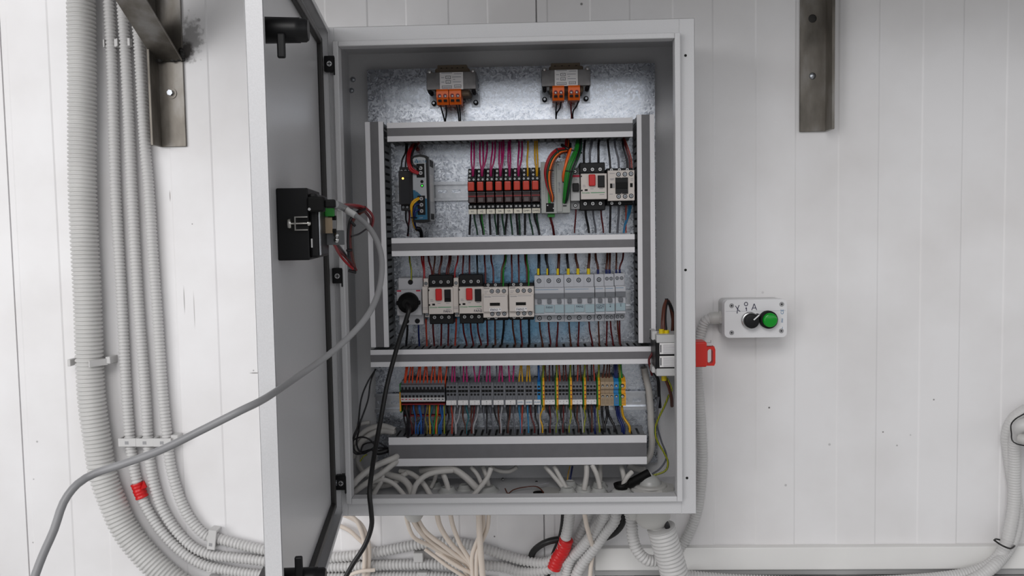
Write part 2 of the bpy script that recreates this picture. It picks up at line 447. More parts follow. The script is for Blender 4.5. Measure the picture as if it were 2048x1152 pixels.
# ================================================================== CABINET
cab = thing('electrical_cabinet', 'large light grey metal wall cabinet standing open, full of wiring and devices', 'electrical cabinet', (.3, -.11, ZB))
b = MB(); t = .0016; cp = 'cabinet_paint'; IN = .024; RI = .033; RF = .012
b.box(0, -D, ZB, t, -.002, ZT, cp); b.box(.6-t, -D, ZB, .6, -.002, ZT, cp)
b.box(0, -D, ZT-t, .6, -.002, ZT, cp); b.box(0, -D, ZB, .6, -.002, ZB+t, cp); b.box(0, -.0036, ZB, .6, -.002, ZT, cp)
for (x0, z0, x1, z1) in ((0, ZB, IN, ZT), (.6-IN, ZB, .6, ZT), (IN, ZB, .6-IN, ZB+IN), (IN, ZT-IN, .6-IN, ZT)):
    b.box(x0, -D, z0, x1, -D+t, z1, cp)
body = b.build('cabinet_body', cab, bevel=.0008)
b = MB()
for (x0, z0, x1, z1) in ((IN, ZB+IN, RI, ZT-IN), (.6-RI, ZB+IN, .6-IN, ZT-IN), (RI, ZB+IN, .6-RI, ZB+RI), (RI, ZT-RI, .6-RI, ZT-IN)):
    b.box(x0, -D-RF, z0, x1, -D+.012, z1, cp)
b.build('door_stop_rim', cab, bevel=.0015, seg=2)
# mounting plate
pX0, pX1 = .3-.2619, .3+.2619; pZ1 = (P(732, 142, -.02).z+P(1307, 124, -.02).z)/2; pZ0 = P(1317, 925, -.02).z
b = MB(); b.box(pX0, -.018, pZ0, pX1, -.020, pZ1, 'galvanised_plate'); b.box(pX0, -.0045, pZ0, pX0+.0015, -.018, pZ1, 'galvanised_plate'); b.box(pX1-.0015, -.0045, pZ0, pX1, -.018, pZ1, 'galvanised_plate')
plate = b.build('mounting_plate', cab)
for (px, py) in ((748, 154), (1292, 139)):
    q = P(px, py, -.02); b = MB(); b.cyl(q, q+Vector((0, -.003, 0)), .007, 'bolt_metal', 20); b.cyl(q, q+Vector((0, -.009, 0)), .0045, 'bolt_metal', 6); b.build('plate_bolt', plate)
for (px, py) in ((1371, 111), (1371, 540), (1374, 956), (828, 80), (845, 80)):
    q = P(px, py, -D); b = MB(); b.cyl(q+Vector((0, .0002, 0)), q+Vector((0, -.0002, 0)), .0022 if px > 1000 else .0011, 'matt_black', 14); b.build('drilled_hole', body)
for (px, py) in ((706, 159), (703, 181)):
    q = P(px, py, -.0036); b = MB(); b.lathe(q, (0, -1, 0), [(0, .005), (.002, .004), (.003, 0.0)], 'bolt_metal', 14); b.build('wall_rivet', body)
for (px, py) in ((1337, 140), (1337, 163), (1340, 880), (1340, 903)):
    q = PX_(px, py, .6-t); q.x = .6-t; b = MB(); b.lathe(q, (-1, 0, 0), [(0, .005), (.002, .004), (.003, 0.0)], 'bolt_metal', 14); b.build('wall_rivet', body)

# ------------------------------------------------------------------ door (child of the cabinet), local frame u, w, z
HX = .01639; PHI = R_(82.75)
U = Vector((math.cos(PHI), -math.sin(PHI), 0)); Wn = Vector((math.sin(PHI), math.cos(PHI), 0)); H0 = Vector((HX, -D-.001, 0))
def DP(u, w_, z): return H0+U*u+Wn*w_+Vector((0, 0, z))
def dbox(b, u0, w0, z0, u1, w1, z1, m):
    v = [DP(u0, w0, z0), DP(u1, w0, z0), DP(u1, w1, z0), DP(u0, w1, z0), DP(u0, w0, z1), DP(u1, w0, z1), DP(u1, w1, z1), DP(u0, w1, z1)]
    b.add(v, [(0, 3, 2, 1), (4, 5, 6, 7), (0, 1, 5, 4), (1, 2, 6, 5), (2, 3, 7, 6), (3, 0, 4, 7)], m)
def du(px, py, w_):                                               # u, z of a pixel on the door plane at offset w
    d = ray(px, py); o = H0+Wn*w_; t = (o-CAM).dot(Wn)/d.dot(Wn); q = CAM+d*t; return (q-o).dot(U), q.z
DW = .597; DT = .0175; dz0 = ZB+.001; dz1 = ZT-.001
b = MB(); dp = 'door_paint'
dbox(b, 0, -DT, dz0, DW, -DT+.0015, dz1, dp)
dbox(b, 0, -DT, dz0, .0015, 0, dz1, dp); dbox(b, DW-.0015, -DT, dz0, DW, 0, dz1, dp)
dbox(b, 0, -DT, dz0, DW, 0, dz0+.0015, dp); dbox(b, 0, -DT, dz1-.0015, DW, 0, dz1, dp)
dbox(b, 0, -.0015, dz0, .004, 0, dz1, dp); dbox(b, DW-.007, -.0015, dz0, DW, 0, dz1, dp)
dbox(b, .006, -.0015, dz1-.008, DW-.007, 0, dz1, dp); dbox(b, .006, -.0015, dz0, DW-.007, 0, dz0+.008, dp)
door = b.build('door', cab, bevel=.0008)
b = MB(); gi = .020; gw = .011
for (u0, z0, u1, z1) in ((gi, dz0+gi, gi+gw, dz1-gi), (DW-gi-gw, dz0+gi, DW-gi, dz1-gi), (gi+gw, dz0+gi, DW-gi-gw, dz0+gi+gw), (gi+gw, dz1-gi-gw, DW-gi-gw, dz1-gi)):
    dbox(b, u0, -DT+.0015, z0, u1, -DT+.0095, z1, 'gasket_rubber')
b.build('gasket', door, bevel=.002, seg=2)
# hinge blocks between door and body
for py, px in ((128, 658), (552, 674), (966, 681)):
    z = P(px, py, -D-.012).z; b = MB(); X = P(px, py, -D-.012).x
    b.box(X-.008, -D, z-.012, X+.009, -D-.013, z+.013, 'black_plastic'); b.box(X+.007, -D, z-.018, X+.0095, -D-.014, z+.011, 'black_plastic')
    h = b.build('hinge', cab, bevel=.001)
    b = MB(); b.screw(X+.001, -D-.013, z, .005, d=.002); b.build('hinge_screw', h)
b = MB(); u_, z_ = du(664, 966, -DT+.002); b.cyl(DP(.012, -DT+.001, z_), DP(.012, -DT+.010, z_), .005, 'bolt_metal', 16); b.build('hinge_screw', door)
# lock barrels
for (x0, x1, y0, y1, tong) in ((535, 605, 36, 80, 1), (566, 637, 1138, 1190, -1)):
    ue, ze = du(x0 + 20, (y0+y1)/2, 0)
    q0 = DP(.555, -DT+.0015, 0); zc = P((x0+x1)/2, (y0+y1)/2, q0.y).z
    uL = .553
    b = MB(); b.lathe(DP(uL, -DT+.001, zc), Wn, [(0, .0125), (.002, .0133), (.040, .0125), (.0445, .0125), (.045, .0118), (.0505, .0118), (.053, .010)], 'black_plastic', 32)
    lk = b.build('lock', door)
    b = MB(); zz = zc-tong*.012; ww = .0105
    dbox(b, uL+.010, ww-.0035, zz-tong*.018, uL+.0155, ww+.0045, zz+tong*.006, 'black_plastic'); b.build('lock_tongue', door, bevel=.0015, seg=2)
    b = MB(); b.lathe(DP(uL, -DT, zc), -Wn, [(0, .0125), (.002, .0120), (.0032, .009), (.0034, 0)], 'black_plastic', 28)
    if tong < 0: dbox(b, uL-.012, -DT-.012, zc-.004, uL+.02, -DT-.004, zc+.012, 'black_plastic')
    b.build('lock_rosette', door)

# ================================================================== WIRING DUCTS
YD0, YD1 = -.0202, -.100
def duct_at(label, R4, horiz, deep=YD1, group='slotted grey wiring ducts on the mounting plate'):
    X0, Z0, X1, Z1 = R4
    root = thing('wiring_duct', label, 'wiring duct', ((X0+X1)/2, YD0, Z0), group)
    # body: back, comb walls
    b = MB(); m = 'duct_body'; th = .0012; lid = .0075
    if horiz:
        a0, a1, c0, c1 = X0, X1, Z0+.0008, Z1-.0008
        B = lambda A0, A1, C0, C1, y0, y1: b.box(A0, y0, C0, A1, y1, C1, m)
    else:
        a0, a1, c0, c1 = Z0, Z1, X0+.0008, X1-.0008
        B = lambda A0, A1, C0, C1, y0, y1: b.box(C0, y0, A0, C1, y1, A1, m)
    B(a0, a1, c0, c1, YD0, YD0-th)
    for cc in ((c0, c0+th), (c1-th, c1)):
        B(a0, a1, cc[0], cc[1], YD0, YD0-.016)
        B(a0, a1, cc[0], cc[1], deep+.012, deep+lid)
        n = int((a1-a0)/.0125); p = (a1-a0)/n
        for i in range(n):
            B(a0+p*i+.0022, a0+p*(i+1)-.0022, cc[0], cc[1], YD0-.0155, deep+.0125)
    b.build('duct_body', root)
    b = MB(); s = .30; e = .0004
    def C(f0, f1, y0, y1, m):
        if horiz: b.box(X0, y0, Z0+(Z1-Z0)*f0, X1, y1, Z0+(Z1-Z0)*f1, m)
        else: b.box(X0+(X1-X0)*f0, y0, Z0, X0+(X1-X0)*f1, y1, Z1, m)
    s = .27 if (not horiz) else (.26 if (Z1-Z0) > .04 else .29)
    C(0, s, deep, deep+.0016, 'duct_light'); C(1-s, 1, deep, deep+.0016, 'duct_light'); C(s, 1-s, deep+.0005, deep+.0016, 'duct_dark')
    C(0, .02, deep+.0016, deep+.010, 'duct_body'); C(.98, 1, deep+.0016, deep+.010, 'duct_body')
    b.build('duct_cover', root, bevel=.0003)
    return (X0, Z0, X1, Z1)
def hduct(xl, xr, tl, bl, tr, br):
    zt_ = (P(xl, tl, YD1).z+P(xr, tr, YD1).z)/2; zb_ = (P(xl, bl, YD1).z+P(xr, br, YD1).z)/2
    x0 = (P(xl, tl, YD1).x+P(xl, bl, YD1).x)/2; x1 = (P(xr, tr, YD1).x+P(xr, br, YD1).x)/2
    return x0, zb_, x1, zt_
G1 = duct_at('top horizontal wiring duct, directly under the two orange-ended transformers', hduct(774, 1265.5, 245.5, 284, 235, 273), True)
G2 = duct_at('middle horizontal wiring duct between the relay row and the breaker row', hduct(783, 1269.5, 476, 510.5, 468.5, 507), True)
G3 = duct_at('lower horizontal wiring duct crossing under the breaker row to the isolator', hduct(741, 1303, 701, 734, 692, 728), True)
G4 = duct_at('widest wiring duct, lying below the terminal row at the cabinet bottom', hduct(777.5, 1293.8, 872, 930, 873.5, 931.5), True)
x0 = (P(730, 243, YD1).x+P(741.5, 694, YD1).x)/2; x1 = (P(766, 243, YD1).x+P(778, 694, YD1).x)/2
G5 = duct_at('left vertical wiring duct beside the power supply and plug socket', (x0, P(760, 694.5, YD1).z, x1, P(748, 243.5, YD1).z), False)
x0 = (P(1275, 229, YD1).x+P(1275.5, 685, YD1).x)/2; x1 = (P(1310, 229, YD1).x+P(1311, 685, YD1).x)/2
G6 = duct_at('right vertical wiring duct beside the contactor and breakers', (x0, P(1290, 686, YD1).z, x1, P(1290, 229, YD1).z), False)

# ================================================================== DIN RAILS
def din(label, px0, px1, py0, py1):
    X0, Z0, X1, Z1 = rect(px0, py0, px1, py1, -.030)
    zc = (Z0+Z1)/2; h = .0175; b = MB(); m = 'rail_zinc'
    Z0, Z1 = zc-h, zc+h
    b.box(X0, -.0285, Z1-.005, X1, -.0297, Z1, m); b.box(X0, -.0285, Z0, X1, -.0297, Z0+.005, m)
    b.box(X0, -.0202, Z1-.006, X1, -.0297, Z1-.0048, m); b.box(X0, -.0202, Z0+.0048, X1, -.0297, Z0+.006, m)
    b.box(X0, -.0202, Z0+.005, X1, -.0214, zc-.0031, m); b.box(X0, -.0202, zc+.0031, X1, -.0214, Z1-.005, m)
    n = int((X1-X0)/.025)
    for i in range(n+1):
        a_ = X0+i*.025-.0045; b_ = a_+.009
        b.box(max(X0, a_), -.0202, zc-.0031, min(X1, b_), -.0214, zc+.0031, m)
    return tag(b.build('din_rail'), label, 'mounting rail', 'galvanised mounting rails'), zc

r1, ZR1 = din('slotted metal rail behind the power supply and the red relays', 789, 1262, 361, 399)
r2, ZR2 = din('metal rail mostly hidden behind the sockets and breakers of the middle row', 797, 1262, 583, 621)
r3, ZR3 = din('slotted metal rail carrying the long row of terminal blocks', 749, 1312, 785, 822)

# ================================================================== TRANSFORMERS
def transformer(px, label, gaps, nt):
    x0, y0, x1, y1 = px
    d = Dev('transformer', label, 'transformer', px, -.0202, -.085, 'transformers at the top of the cabinet')
    # laminated core
    b = MB(); d.bx(b, 0, 0, 1, 1, -.036, -.085, 'laminated_steel'); d.bx(b, .0, 1.0, .17, 1.05, -.045, -.083, 'steel_clamp'); d.bx(b, .83, 1.0, 1.0, 1.05, -.045, -.083, 'steel_clamp')
    core = b.build('laminated_core', d.root, bevel=.001)
    b = MB(); d.bx(b, .16, -.30, .86, 1.3, -.030, -.072, 'brown_plastic'); b.build('winding', d.root, bevel=.002)
    for u in (.06, .94):
        b = MB(); d.bx(b, u-.09, .9, u+.09, 1.75, -.0202, -.0222, 'bolt_metal'); d.bx(b, u-.06, .85, u+.06, 1.05, -.022, -.04, 'bolt_metal'); b.build('mounting_foot', d.root)
        b = MB(); d.bx(b, u-.09, -.5, u+.09, .1, -.0202, -.0222, 'bolt_metal'); d.bx(b, u-.06, -.1, u+.06, .1, -.022, -.04, 'bolt_metal'); b.build('mounting_foot', d.root)
    for u in (.06, .94):
        b = MB(); b.cyl((d.x(u), -.022, d.z(1.5)), (d.x(u), -.027, d.z(1.5)), .0045, 'terminal_dark', 16); b.cyl((d.x(u), -.022, d.z(1.5)), (d.x(u), -.031, d.z(1.5)), .0022, 'bolt_metal', 12); b.build('foot_screw', d.root)
        b = MB(); b.lathe((d.x(u), -.085, d.z(-.04)), (0, -1, 0), [(-.01, .004), (0, .004), (.002, .0035), (.0035, 0)], 'screw_metal', 16); b.build('core_bolt', d.root)
        b = MB(); b.lathe((d.x(u), -.084, d.z(1.1)), (0, -1, 0), [(-.03, .0035), (0, .0035), (.002, 0)], 'terminal_dark', 12); b.build('core_bolt', d.root)
    # rating label
    lb = d.part('rating_label', .27, .02, .74, 1.0, -.085, -.0856, 'paper', 0)
    b = MB(); Y = -.0859
    for (u0, v0, u1, v1) in ((.39, .22, .49, .40), (.39, .48, .49, .66), (.31, .78, .51, .93), (.56, .74, .70, .90)):
        for q in ((u0, v0, u1, v0+.02), (u0, v1-.02, u1, v1), (u0, v0, u0+.008, v1), (u1-.008, v0, u1, v1)): d.bx(b, *q, Y+.0003, Y, 'print_ink')
    for (u0, v0, u1) in ((.30, .05, .52), (.30, .30, .36), (.30, .56, .36), (.52, .28, .70), (.54, .42, .58), (.53, .56, .70), (.33, .85, .49), (.58, .82, .68), (.42, .30, .46), (.42, .57, .46), (.56, .10, .71)):
        d.bx(b, u0, v0, u1, v0+.025, Y+.0003, Y, 'faint_ink')
    b.build('printed_lines', lb)
    # top terminal strip
    b = MB(); d.bx(b, .2, -.52, .80, -.04, -.04, -.066, 'brown_plastic')
    for i in range(nt): b.cyl((d.x(.28+.44*i/(nt-1)), -.0655, d.z(-.3)), (d.x(.28+.44*i/(nt-1)), -.0668, d.z(-.3)), .0018, 'matt_black', 10)
    b.build('upper_terminal_strip', d.root, bevel=.0008)
    # orange blocks
    for (u0, u1) in gaps:
        b = MB(); zt_, zb_ = d.z(.98), d.z(1.85)
        X0, X1 = d.x(u0), d.x(u1)
        prof = [(-.050, zt_), (-.088, zt_), (-.0905, zt_-.004), (-.0905, zb_+.012), (-.080, zb_), (-.050, zb_)]
        b.prism([(X0, y, z) for y, z in prof], (X1-X0, 0, 0), 'orange_plastic')
        tb = b.build('terminal_block', d.root, bevel=.0008); 
        for f in (.27, .73):
            b = MB(); xx = X0+(X1-X0)*f; b.cyl((xx, -.0903, zt_-.012), (xx, -.0908, zt_-.012), .0036, 'red_base', 16); b.lathe((xx, -.0905, zt_-.0125), (0, -1, 0), [(0, .0024), (.0008, .002), (.001, 0)], 'screw_metal', 12)
            b.build('terminal_screw', tb)
            b = MB(); b.box(xx-.003, -.0845, zb_+.0045, xx+.003, -.0875, zb_+.0085, 'matt_black'); b.build('wire_port', tb)
    return d
t1 = transformer((853, 144, 952, 179), 'left transformer, its two orange terminal blocks touching each other', ((.2, .44), (.455, .695)), 5)
t2 = transformer((1083, 139, 1181, 172), 'right transformer, its two orange terminal blocks set apart', ((.22, .46), (.54, .78)), 4)
for nm, pts, side in (('left', [(880, 207, -.078), (884, 222, -.07), (889, 240, -.06), (890, 255, -.06)], 0), ('left', [(892, 208, -.078), (893, 225, -.07), (891, 240, -.06), (890, 256, -.055)], 1),
                      ('left', [(912, 206, -.078), (916, 222, -.07), (918, 240, -.06), (919, 255, -.06)], 2), ('left', [(918, 206, -.078), (920, 222, -.07), (921, 240, -.055), (921, 255, -.055)], 3),
                      ('right', [(1113, 204, -.078), (1112, 220, -.07), (1112, 232, -.06), (1112, 250, -.06)], 0), ('right', [(1122, 204, -.078), (1120, 216, -.07), (1113, 228, -.06), (1112, 250, -.055)], 1),
                      ('right', [(1142, 204, -.078), (1142, 218, -.07), (1143, 232, -.06), (1142, 250, -.06)], 2), ('right', [(1157, 203, -.078), (1152, 214, -.07), (1146, 224, -.06), (1146, 250, -.055)], 3)):
    wire(pts, 'dark_red' if side == 2 and nm == 'right' else 'black', .0011, '%s %s wire dropping from the orange blocks of the %s transformer' % (['leftmost', 'second from left', 'third from left', 'rightmost'][side], 'dark', nm), 'wires under the transformers')

# ================================================================== ROW ONE DEVICES
def text_on(d, *a, **k): return d.text(*a, **k)
# slim grey timer relay
d = Dev('timer_relay', 'slim dark grey relay module with a lit yellow lamp, left of the power supply', 'relay', (797.5, 333, 825, 421), -.0297, -.090)
b = MB(); d.bx(b, 0, .10, 1, .86, -.0297, -.090, 'charcoal_plastic'); d.bx(b, 0, 0, 1, .2, -.0297, -.078, 'charcoal_plastic'); d.bx(b, .05, .8, .98, 1.0, -.0297, -.078, 'charcoal_plastic')
b.build('housing', d.root, bevel=.0008)
d.screws([(.16, .09), (.45, .09), (.74, .09), (.22, .92), (.52, .92)], -.0782, .0022, m='bolt_metal')
b = MB(); b.lathe((d.x(.32), -.0900, d.z(.27)), (0, -1, 0), [(0, .0018), (.0008, .0016), (.0013, 0)], 'yellow_led', 14); tag_ = b.build('indicator_lamp', d.root)
d.part('front_label', .12, .24, .82, .84, -.0900, -.0903, 'dark_plastic', 0)
# power supply with logo
d = Dev('power_supply', 'upright power supply with grey and teal front and a green lamp', 'power supply', (824, 309, 858, 446), -.0297, -.118)
W_ = d.X1-d.X0; H_ = d.Z1-d.Z0
b = MB()
def curved(x0, x1, y, z0, z1, m, yb, bow=.006):
    n = 10; poly = [(x0, yb, z0), (x0, y, z0)]
    top = [(x0+(x1-x0)*i/n, z1-bow*((i/n-.5)*2)**2+0) for i in range(n+1)]; bot = [(x0+(x1-x0)*i/n, z0+bow*.6*((i/n-.5)*2)**2) for i in range(n+1)]
    loop = [(x, y, z) for x, z in top]+[(x, y, z) for x, z in reversed(bot)]
    return loop
lp = curved(d.X0, d.X1, -.118, d.Z0, d.Z1, '', 0, .004)
b.prism(lp, (0, .014, 0), 'black_plastic'); b.build('front_bezel', d.root, bevel=.001)
b = MB(); b.box(d.X0+.002, -.104, d.Z0+.004, d.X1-.001, -.0297, d.Z1-.005, 'light_grey'); hs = b.build('metal_case', d.root, bevel=.0005)
b = MB()
for k in range(6):
    for (za, zb_) in ((.06, .16), (.86, .95)):
        b.box(d.X1-.0012, -.045-.0085*k, d.z(zb_), d.X1-.0006, -.0495-.0085*k, d.z(za), 'matt_black')
b.box(d.X1-.0012, -.098, d.z(.68), d.X1-.0007, -.05, d.z(.28), 'paper'); b.build('vent_slots', hs)
def face_poly(pts, y, m, name, parent, dy=.0004):
    b = MB(); b.prism([(d.x(u), y, d.z(v)) for u, v in pts], (0, -dy, 0), m); return b.build(name, parent)
S = [(.06+.80*i/10, .58+.065*math.sin((i/10-.5)*math.pi)) for i in range(11)]
fp = face_poly([(.08, .07), (.18, .045), (.5, .035), (.75, .045), (.84, .06)]+[(u, v) for u, v in reversed(S)], -.118, 'psu_face', 'front_panel', d.root)
tp = face_poly([(u, v) for u, v in S]+[(.87, .95), (.12, .95)], -.118, 'psu_teal', 'front_panel', d.root)
for (u0, v0, u1, v1, sc) in ((.30, .135, .76, .335, (.20, .27)), (.32, .60, .76, .88, (.645, .735, .825))):
    tb = d.part('terminal_block', u0, v0, u1, v1, -.1184, -.1196, 'matt_black', .0003)
    for v in sc:
        b = MB(); b.screw(d.x(.55), -.1196, d.z(v), .0036, d=.0018); b.build('terminal_screw', tb)
for v, m in ((.395, 'dark_plastic'), (.455, 'green_led')):
    b = MB(); b.cyl((d.x(.60), -.1183, d.z(v)), (d.x(.60), -.1190, d.z(v)), .0027, 'matt_black', 16); b.lathe((d.x(.60), -.1190, d.z(v)), (0, -1, 0), [(0, .0012), (.0006, .001), (.0009, 0)], m, 12); b.build('indicator_lamp', d.root)
b = MB(); q = [(.22, .115), (.30, .115), (.26, .085)]
for (u, v) in ((.18, .115), (.30, .115), (.24, .088)):
    b.prism([(d.x(u), -.1184, d.z(v)), (d.x(u+.11), -.1184, d.z(v)), (d.x(u+.055), -.1184, d.z(v-.028))], (0, -.0004, 0), 'psu_teal')
b.build('logo', d.root)
d.text('DELTA', .60, .105, .0058, -.1184, 'psu_teal')
d.text('24V', .30, .535, .0035, -.1184, 'psu_face'); d.text('DVP', .5, .925, .003, -.1184, 'psu_face')

# eight relays on sockets
names = ['V1', 'V2', 'V3', 'V4', 'V5', 'V6', 'DMP1', 'DMP2']
x0, zb0, x1, zt0 = rect(934.3, 337, 1080.9, 429, -.085)
# match both ends of the run
pit = (P(1081, 380, -.085).x-P(934.5, 380, -.085).x)/8
zt0 = (P(940, 336, -.085).z+P(1075, 333, -.085).z)/2; zb0 = (P(940, 428.5, -.085).z+P(1075, 425.5, -.085).z)/2
def make_relay():
    root = thing('relay', 'relay', 'relay', (x0+pit/2, -.0297, zb0), 'red and black plug-in relays in the upper row')
    Z = lambda v: zt0+(zb0-zt0)*v; X = lambda u: x0+pit*u
    b = MB(); g = .03
    b.box(X(g), -.0297, Z(.02), X(1-g), -.052, Z(.92), 'black_plastic')
    b.box(X(g), -.0297, Z(.0), X(1-g), -.060, Z(.14), 'black_plastic'); b.box(X(g), -.03, Z(.12), X(1-g), -.066, Z(.20), 'black_plastic'); b.box(X(g), -.03, Z(.18), X(1-g), -.072, Z(.29), 'black_plastic')
    b.box(X(g), -.03, Z(.79), X(1-g), -.070, Z(.89), 'black_plastic')
    so = b.build('socket', root, bevel=.0005)
    for (u, v, y) in ((.24, .06, -.060), (.24, .155, -.066), (.2, .245, -.072), (.68, .245, -.072), (.3, .84, -.070), (.74, .84, -.070)):
        b = MB(); b.screw(X(u), y, Z(v), .0021, ring=True); b.build('terminal_screw', so)
    b = MB(); b.box(X(.05), -.05, Z(.30), X(.93), -.083, Z(.51), 'matt_black'); b.box(X(.05), -.05, Z(.30), X(.93), -.078, Z(.76), 'relay_smoke'); b.build('relay_base', root, bevel=.0008)
    b = MB(); b.box(X(.10), -.083, Z(.305), X(.80), -.092, Z(.50), 'relay_red'); b.build('ejector_lever', root, bevel=.0016, seg=3)
    b = MB(); b.box(X(.16), -.078, Z(.645), X(.74), -.0805, Z(.745), 'relay_window'); b.build('test_button', root, bevel=.0006)
    b = MB(); b.box(X(.05), -.078, Z(.60), X(.93), -.079, Z(.625), 'red_base'); b.box(X(.05), -.078, Z(.525), X(.93), -.0795, Z(.535), 'faint_ink'); b.build('retaining_clip', root)
    b = MB(); b.box(X(.05), -.055, Z(1.0), X(.95), -.0735, Z(.895), 'marker_paper'); b.build('marker_tag', root, bevel=.0003)
    return root, Z, X
rl, RZ, RX = make_relay()
relays = [rl]
for i in range(1, 8): relays.append(copy_tree(rl, None, (pit*i, 0, 0)))
for i, r in enumerate(relays):
    end = ', leftmost relay' if i == 0 else (', next to the controller' if i == 7 else '')
    r['label'] = 'plug-in relay with red lever and white tag marked %s%s' % (names[i], end)
    r['_o'] = tuple(Vector(rl['_o'])+Vector((pit*i, 0, 0)))
    mk = [c for c in r.children if c.name.startswith('marker_tag')][0]
    t_ = lettering(names[i], .0052 if i < 6 else .0046, Vector(rl['_o'])*0+Vector((RX(.5)+pit*i, -.0737, RZ(.948))), 'print_ink', r)
    t_.parent = mk; t_.location = t_.location-mk.location
# the programmable controller: two grey modules
d = Dev('programmable_controller', 'grey controller module with network port, right of the red relays', 'controller', (1082, 324, 1113.5, 427), -.0297, -.088)
b = MB(); d.bx(b, 0, 0, 1, 1, -.0297, -.088, 'plc_grey'); hs = b.build('housing', d.root, bevel=.0008)
d.part('front_strip', .02, .01, .30, .99, -.088, -.0895, 'plc_grey', .0003)
b = MB(); d.bx(b, .28, .80, .80, .97, -.088, -.0886, 'matt_black'); d.bx(b, .36, .83, .44, .85, -.0886, -.089, 'screw_metal'); d.bx(b, .74, .89, .80, .91, -.0886, -.089, 'screw_metal'); b.build('network_port', d.root)
b = MB()
for k in range(14): d.bx(b, .66, .22+.045*k, .84, .245+.045*k, -.088, -.0883, 'faint_ink')
for k in range(3): d.bx(b, .06, .04+.035*k, .6-.1*k, .05+.035*k, -.088, -.0883, 'faint_ink')
b.build('printed_lines', d.root)
d.text('C 0 1 2 3 4 5', .15, .5, .0042, -.0897, 'faint_ink', rot=(math.pi/2, -math.pi/2, 0))
tb = d.part('connector', .44, .30, .60, .80, -.088, -.091, 'terminal_green', .0004)
d.part('power_plug', .40, 1.0, .85, 1.07, -.05, -.080, 'terminal_green', .0006)
d = Dev('expansion_module', 'grey expansion module with a green wire loom, beside the controller', 'controller', (1113.5, 322, 1140, 426), -.0297, -.088)
b = MB(); d.bx(b, 0, 0, 1, 1, -.0297, -.086, 'plc_grey'); d.bx(b, 0, .02, .42, .98, -.086, -.0875, 'plc_grey'); b.build('housing', d.root, bevel=.0008)
b = MB(); d.bx(b, .45, .42, .72, .85, -.086, -.0885, 'mid_grey'); d.bx(b, .45, .395, .72, .41, -.086, -.0887, 'matt_black'); d.bx(b, .45, .85, .72, .865, -.086, -.0887, 'matt_black'); b.build('connector', d.root)
b = MB()
for k in range(6): d.bx(b, .1, .06+.02*k, .34, .068+.02*k, -.0875, -.0878, 'faint_ink')
b.cyl((d.x(.12), -.0875, d.z(.07)), (d.x(.12), -.0880, d.z(.07)), .0009, 'matt_black', 10); b.build('printed_lines', d.root)
d.text('DVP 16SP', .2, .5, .0045, -.0877, 'faint_ink', rot=(math.pi/2, -math.pi/2, 0))
# single pole fuse / breaker between module and motor starter
d = Dev('circuit_breaker', 'narrow single-pole breaker squeezed between the controller and the upper motor starter', 'circuit breaker', (1141.5, 334, 1161, 418), -.0297, -.092)
b = MB(); d.bx(b, 0, 0, 1, 1, -.0297, -.070, 'mid_grey'); d.bx(b, 0, .17, 1, .80, -.06, -.082, 'light_grey'); b.build('housing', d.root, bevel=.0006)
d.part('red_band', .05, .18, .95, .235, -.082, -.0826, 'red_ink', 0); tg = d.part('toggle', .2, .38, .85, .58, -.080, -.088, 'black_plastic', .001)
d.screws([(.5, .09), (.5, .91)], -.0702, .0029); d.text('C6', .5, .285, .0045, -.082, 'faint_ink')

def motor_starter(px, label, mark, group, off=False):
    d = Dev('motor_starter', label, 'motor starter', px, -.0297, -.108, group)
    b = MB(); d.bx(b, .0, 0, .97, .30, -.0297, -.084, 'black_plastic'); d.bx(b, .0, .72, .97, 1, -.0297, -.084, 'black_plastic'); d.bx(b, 0, .2, .97, .8, -.0297, -.085, 'black_plastic')
    base = b.build('base', d.root, bevel=.0012)
    b = MB(); d.bx(b, .03, .245, 1.0, .775, -.085, -.103, 'cream_plastic'); fr = b.build('front_cover', d.root, bevel=.0006)
    rb = d.part('stop_button', .32, .265, .57, .50, -.103, -.109, 'red_button', .0012)
    b = MB(); d.bx(b, .66, .285, .92, .535, -.103, -.1035, 'matt_black'); d.bx(b, .68, .29, .90, .525 if not off else .46, -.1035, -.1075, 'black_plastic'); b.build('start_button', d.root, bevel=.0008)
    b = MB(); d.bx(b, .17, .565, .28, .60, -.103, -.1036, 'matt_black'); d.bx(b, .03, .28, .07, .31, -.103, -.1036, 'matt_black'); d.bx(b, .03, .575, .09, .605, -.103, -.1036, 'matt_black'); b.build('adjustment_dial', d.root)
    b = MB(); d.bx(b, .40, .632, .92, .645, -.103, -.1034, 'green_ink')
    for (u0, v0, u1) in ((.10, .48, .2), (.10, .51, .22), (.38, .555, .5), (.72, .555, .86), (.72, .675, .9)): d.bx(b, u0, v0, u1, v0+.008, -.103, -.1033, 'faint_ink')
    b.build('printed_lines', fr)
    lettering('Schneider', .0042, (d.x(.22), -.1032, d.z(.64)), 'green_ink', d.root, sx=.85)
    d.screws([(.20, .145), (.49, .145), (.78, .145), (.20, .86), (.49, .86), (.78, .86)], -.0842, .0034, parent=base)
    if mark: d.text(mark, .78, .725, .0062, -.1033, 'pen_ink')
    return d
